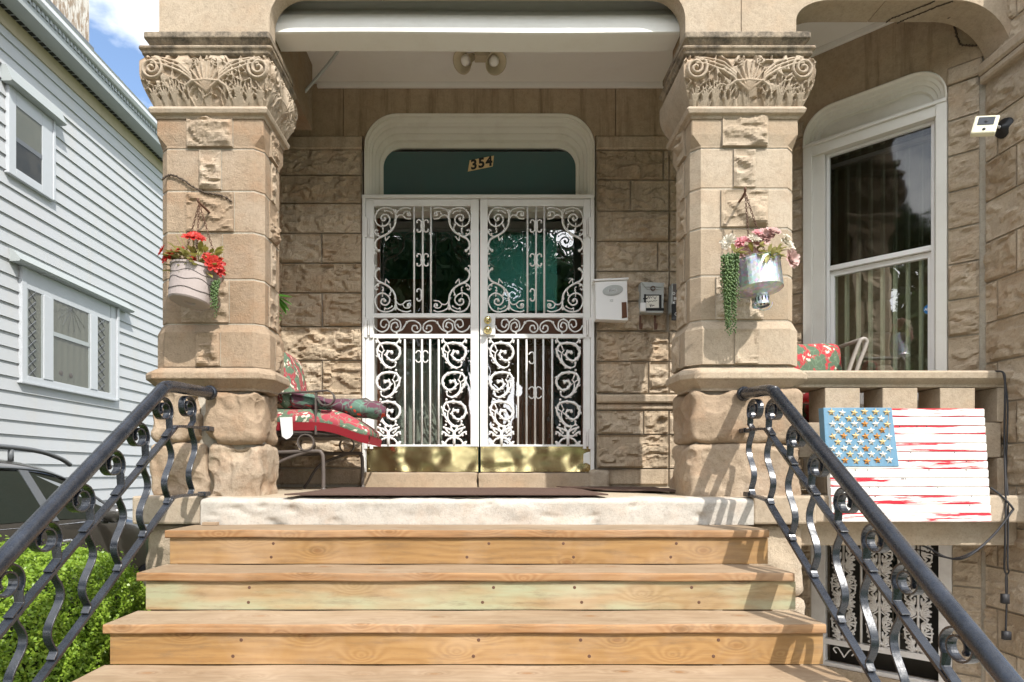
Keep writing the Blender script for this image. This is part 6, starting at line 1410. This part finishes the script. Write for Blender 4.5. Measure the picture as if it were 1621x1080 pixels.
# ------------------------------------------------------------------ dark car on the drive
CXs = -3.30; car = thing('parked_car', 'dark brown estate car parked on the drive beyond the hedge', 'car', (CXs-.93, 4.8, GZ))
side_st = [  # y, sill z, belt z, roof z, half width at belt, half width at roof (heights above the drive)
 (2.45,.45,.95,1.00,.80,.70),(2.62,.32,1.13,1.25,.90,.72),(2.95,.30,1.17,1.56,.925,.68),(3.4,.30,1.17,1.63,.93,.69),(4.2,.30,1.16,1.65,.93,.69),(4.9,.30,1.15,1.64,.93,.69),(5.4,.30,1.13,1.57,.93,.67),(5.8,.30,1.11,1.39,.93,.66),(6.12,.30,1.09,1.13,.925,.70),(6.6,.32,1.02,1.05,.91,.70),(7.05,.36,.92,.94,.87,.66),(7.28,.48,.75,.77,.74,.58)]
mb = MB(); rings = []
cx_ = CXs-.93
for (y, s, b, r_, hw, hr) in side_st:
    s += GZ; b += GZ+.065; r_ += GZ+.065
    half = [(hw-.07, s), (hw-.015, s+.12), (hw, (s+b)/2+.05), (hw-.012, b-.06), (hw-.04, b)]
    top = [(hr+.035, b+(r_-b)*.82), (hr-.03, r_-.012), (hr*.6, r_+.02), (0, r_+.03)]
    R_ = half+top; rings.append([(cx_+x, y, z) for x, z in R_]+[(cx_-x, y, z) for x, z in R_[-2::-1]])
mb.grid(np.array(rings), .5); mb.f += [tuple(range(len(rings[0]))), tuple((len(rings)-1)*len(rings[0])+i for i in reversed(range(len(rings[0]))))]; mb.m += [0, 0]
body = mb.build('body', M['carpaint'], car, smooth=True); sb = body.modifiers.new('s', 'SUBSURF'); sb.levels = sb.render_levels = 2
def sidept(y, f, out=.012):   # f: 0 at the belt, 1 at the roof edge, on the near side
    ys_ = [q[0] for q in side_st]; g = lambda k: np.interp(y, ys_, [q[k] for q in side_st]); b, r_, hw, hr = g(2)+GZ+.065, g(3)+GZ+.065, g(4), g(5)
    return (cx_+(hw-.04)+((hr+.035)-(hw-.04))*f+out, y, b+(r_-b)*.82*f)
def sidepanel(name, pts, mat, out=.012, parent=None):
    m = MB(); q = [sidept(y, f, out) for y, f in pts]; k_ = len(q); m.add(q+[(x-.02, y, z) for x, y, z in q], [tuple(range(k_))]+[(i, i+k_, (i+1) % k_+k_, (i+1) % k_) for i in range(k_)]); return m.build(name, mat, parent or car)
yB1 = 4.90
for nm, pts in (('rear_window', [(2.98,.05),(3.0,.7),(3.15,.93),(3.78,.95),(3.78,.03)]), ('rear_window', [(3.86,.03),(3.86,.95),(yB1-.06-.0,.95),(yB1+.05-.0,.03)]), ('front_window', [(yB1+.17,.03),(yB1+.05,.95),(5.30,.93),(5.60,.80),(5.95,.35),(6.02,.05)])):
    sidepanel('window', pts, M['carglass'], .006)
sidepanel('door_pillar', [(yB1+.055,.0),(yB1-.055,.98),(yB1+.045,.98),(yB1+.165,.0)], M['cargrey'], .008)
for pts in ([(2.95,-.03),(2.95,.03),(6.05,.03),(6.05,-.03)],): sidepanel('belt_strip', pts, M['chrome'], .014)
mb = MB(); mb.tube(crv([sidept(y, 1.0, .0) for y in (2.9, 3.4, 4.2, 4.9, 5.3)]+[sidept(5.65, .95, .006), sidept(6.02, .2, .012)], 5), .012, 6); mb.build('window_trim', M['cargrey'], car)
for s in (1, -1):
    rz = GZ+1.765; mb = MB(); xr_ = cx_+s*.60; mb.tube(crv([(xr_, 3.0, rz-.05), (xr_, 3.15, rz+.01), (xr_, 4.0, rz+.03), (xr_, 5.1, rz+.01), (xr_, 5.5, rz-.05), (xr_, 5.66, rz-.11)], 6), .02, 8); mb.tube([(xr_, 3.2, rz-.08), (xr_, 3.2, rz)], .02, 6); mb.tube([(xr_, 4.95, rz-.09), (xr_, 4.95, rz)], .02, 6); mb.build('roof_rail', M['cargrey'], car, smooth=True)
    mb = MB(); mb.ball((cx_+s*(.93+.13), 5.52, GZ+1.235), .11, 14, sc=(.95, .62, .72)); mb.box(cx_+s*.88-.03, cx_+s*.97+.03, 5.52, 5.58, GZ+1.15, GZ+1.19); mb.build('wing_mirror', M['carpaint'], car, smooth=True)
mb = MB()
for y in (4.12, 5.02): mb.tube(crv([(CXs-.005, y-.09, GZ+1.047), (CXs+.035, y-.07, GZ+1.05), (CXs+.038, y+.07, GZ+1.05), (CXs-.005, y+.09, GZ+1.047)], 5), .016, 8)
mb.build('door_handle', M['chrome'], car, smooth=True)
for y in (3.25, 6.35):
    for s in (1, -1):
        mb = MB(); mb.lathe([(.20, .0), (.33, .01), (.345, .04), (.345, .2), (.32, .22)], (cx_+s*.93-s*.2, y, GZ+.345), (s, 0, 0), 28); wh = mb.build('wheel', M['rubber'], car, smooth=True); mb = MB(); mb.lathe([(0, .215), (.06, .22), (.2, .205), (.215, .2)], (cx_+s*.93-s*.2, y, GZ+.345), (s, 0, 0), 24); mb.build('rim', M['chrome'], wh, smooth=True)
for s in (1, -1): mb = MB(); mb.ball((cx_+s*.62, 7.13, GZ+.82), .13, 10, sc=(1.2, .7, .5)); mb.build('headlight', M['chrome'], car, smooth=True); mb = MB(); mb.ball((cx_+s*.72, 2.58, GZ+.98), .10, 10, sc=(.9, .5, 1.2)); mb.build('tail_light', M['redcloth'], car, smooth=True)
# ------------------------------------------------------------------ clipped hedge (leaf by leaf)
def leaves(C, N, L_, W_, rs, name, mat, parent=None, jitter=.6, tint=None):
    n = len(C); N = N/(np.linalg.norm(N, axis=1)[:, None]+1e-9)
    N = N+rs.randn(n, 3)*jitter; N /= np.linalg.norm(N, axis=1)[:, None]
    T_ = rs.randn(n, 3); T_ -= N*(T_*N).sum(1)[:, None]; T_ /= np.linalg.norm(T_, axis=1)[:, None]; B = np.cross(N, T_)
    s = rs.uniform(.7, 1.3, n)[:, None]; l = L_*s; w = W_*s
    V = np.stack([C-T_*l, C+B*w-N*w*.25, C+T_*l, C-B*w-N*w*.25], 1).reshape(-1, 3)
    off = Vector((0,0,0)); r = parent
    while r is not None: off += r.location; r = r.parent
    V -= np.array(off); F = np.arange(n*4).reshape(n, 4)
    me = bpy.data.meshes.new(name); me.vertices.add(n*4); me.vertices.foreach_set('co', V.ravel()); me.loops.add(n*4); me.loops.foreach_set('vertex_index', F.ravel().astype(np.int32)); me.polygons.add(n); me.polygons.foreach_set('loop_start', (np.arange(n)*4).astype(np.int32)); me.polygons.foreach_set('loop_total', np.full(n, 4, np.int32)); me.update(); me.validate()
    a = me.attributes.new('tint', 'FLOAT', 'POINT'); a.data.foreach_set('value', np.repeat(rs.rand(n) if tint is None else tint, 4).astype(np.float32))
    me.materials.append(mat); o = bpy.data.objects.new(name, me); S.collection.objects.link(o); o.parent = parent; return o
hedge = thing('hedge', 'clipped bright green boxwood hedge beside the steps', 'hedge', (-2.5, 3.0, GZ))
rs = np.random.RandomState(21)
hc, hs = np.array([-2.50, 2.85, -.80]), np.array([.80, 1.0, .62])
n = 190000
q = rs.randn(n, 3); q /= np.abs(q).max(1)[:, None]*.45+np.linalg.norm(q, axis=1)[:, None]*.55   # rounded box directions
keep = (q[:, 2] > -.75); q = q[keep]
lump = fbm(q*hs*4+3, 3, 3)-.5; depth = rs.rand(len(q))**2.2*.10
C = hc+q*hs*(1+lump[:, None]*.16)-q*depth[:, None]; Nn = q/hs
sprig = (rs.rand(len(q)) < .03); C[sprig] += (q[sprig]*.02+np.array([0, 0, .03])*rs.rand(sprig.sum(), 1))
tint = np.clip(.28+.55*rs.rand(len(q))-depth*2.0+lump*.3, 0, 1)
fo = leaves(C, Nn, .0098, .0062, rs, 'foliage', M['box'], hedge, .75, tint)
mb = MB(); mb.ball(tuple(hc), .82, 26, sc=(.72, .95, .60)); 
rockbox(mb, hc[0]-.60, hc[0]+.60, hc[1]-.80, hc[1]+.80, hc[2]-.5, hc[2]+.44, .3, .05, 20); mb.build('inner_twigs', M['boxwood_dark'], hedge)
mb = MB()
for i in range(14): x, y = hc[0]+rs.uniform(-.5, .5), hc[1]+rs.uniform(-.7, .7); mb.tube([(x, y, GZ), (x+rs.randn()*.05, y+rs.randn()*.05, -1.0)], .012, 5)
mb.build('stem', M['bark'], hedge)
# ------------------------------------------------------------------ ground and street behind the viewpoint
def sheet(name, x0, x1, y0, y1, z, mat): m = MB(); m.add([(x0, y0, z), (x1, y0, z), (x1, y1, z), (x0, y1, z)], [(0,1,2,3)]); return struct(m.build(name, mat))
sheet('ground', -300, 300, -300, 300, GZ-.012, M['lawn']); sheet('driveway', -6.15, -3.0, -6.0, 30, GZ-.004, M['concrete']); sheet('path', -1.9, 1.75, -6.0, 3.9, GZ-.004, M['concrete'])
sheet('areaway', 1.76, 5.0, 1.5, 5.3, GZ-.002, M['concrete']); sheet('pavement', -80, 80, -8.0, -6.1, GZ-.002, M['concrete']); sheet('road', -120, 120, -27, -15.5, GZ-.008, M['asphalt'])
def tree(x, y, h, rad, label, seed):
    t = thing('street_tree', label, 'tree', (x, y, GZ), 'street trees'); rs = np.random.RandomState(seed)
    mb = MB(); mb.tube(crv([(x, y, GZ), (x+.05, y, GZ+h*.25), (x+rs.randn()*.2, y, GZ+h*.5), (x+rs.randn()*.3, y, GZ+h*.8)], 6), [.28*(1-.7*i/18) for i in range(19)], 9)
    cl = []
    for i in range(14):
        a = rs.rand()*6.28; z = GZ+h*(.35+.5*rs.rand()); e = Vector((x+math.cos(a)*rad*rs.uniform(.4, .95), y+math.sin(a)*rad*rs.uniform(.4, .95), z+h*.12)); mb.tube(crv([(x, y, z-h*.1), tuple((Vector((x, y, z))+e)/2+Vector((0, 0, .2))), tuple(e)], 5), [.10-.007*j for j in range(11)], 6); cl.append(np.array(e))
    cl.append(np.array([x, y, GZ+h*.85]))
    mb.build('trunk', M['bark'], t, smooth=True)
    P, Nv = [], []
    for c in cl:
        for _ in range(3):
            cc_ = c+rs.randn(3)*rad*.16; q = rs.randn(170, 3); q /= np.linalg.norm(q, axis=1)[:, None]; P.append(cc_+q*rad*.30*rs.rand(170, 1)**.4*np.array([1, 1, .75])); Nv.append(q+np.array([0, 0, .5]))
    leaves(np.concatenate(P), np.concatenate(Nv), .16, .09, rs, 'crown', M['tree'], t, .6)
for i, (x, y, h, r_) in enumerate(((-9.0, -9.4, 9, 3.4), (-3.4, -13.2, 11.5, 4.7), (3.4, -13.0, 11, 4.4), (12.5, -13.2, 11, 4.2), (-14.5, -20.8, 13, 4.6), (21, -20.8, 12, 4.4), (.4, -14.3, 12, 3.0))):
    tree(x, y, h, r_, ['leafy tree beside the pavement on the near side of the street', 'broad tree at the kerb facing the steps', 'smaller tree at the kerb opposite the right column', 'tall tree at the kerb opposite the bay', 'wide tree across the road opposite the drive', 'tree across the road at the far end', 'slender tree at the kerb between two broad ones'][i], 40+i)
ft = tree
ft(-9.9, -5.0, 9.0, 3.0, 'bushy tree beyond the drive near the pavement', 79)
ft(-9.2, -1.4, 7.0, 2.5, 'leafy tree in the front yard of the sided house', 77)
# house across the road, seen only in the panes
oh = thing('brick_house', 'plain red brick house across the road behind the trees', 'house', (0, -30, GZ)); mb = MB(); mb.box(-14, -1, -38, -29, GZ, 6.5); mb.box(2.5, 15, -38, -29.5, GZ, 7)
mb.build('wall', paint_mat('red_brick', (.24, .10, .06), rough=.9, dirt=.3, dcol=(.15,.08,.05)), oh)
mb = MB()
for x in (-12, -8.5, -5, 4.5, 8, 11.5):
    for z in (0, 3.2): mb.box(x, x+1.2, -29.6, -28.97, z+.1, z+1.9)
mb.build('window', M['carglass'], oh)
mb = MB()
for a, b in ((-14.3, -.7), (2.2, 15.3)): mb.add([(a, -38.3, 6.8), (b, -38.3, 6.8), (b, -33.5, 10), (a, -33.5, 10), (a, -28.7, 6.8), (b, -28.7, 6.8)], [(0,1,2,3), (3,2,5,4), (0,3,4), (1,5,2)])
mb.build('roof', M['cargrey'], oh)
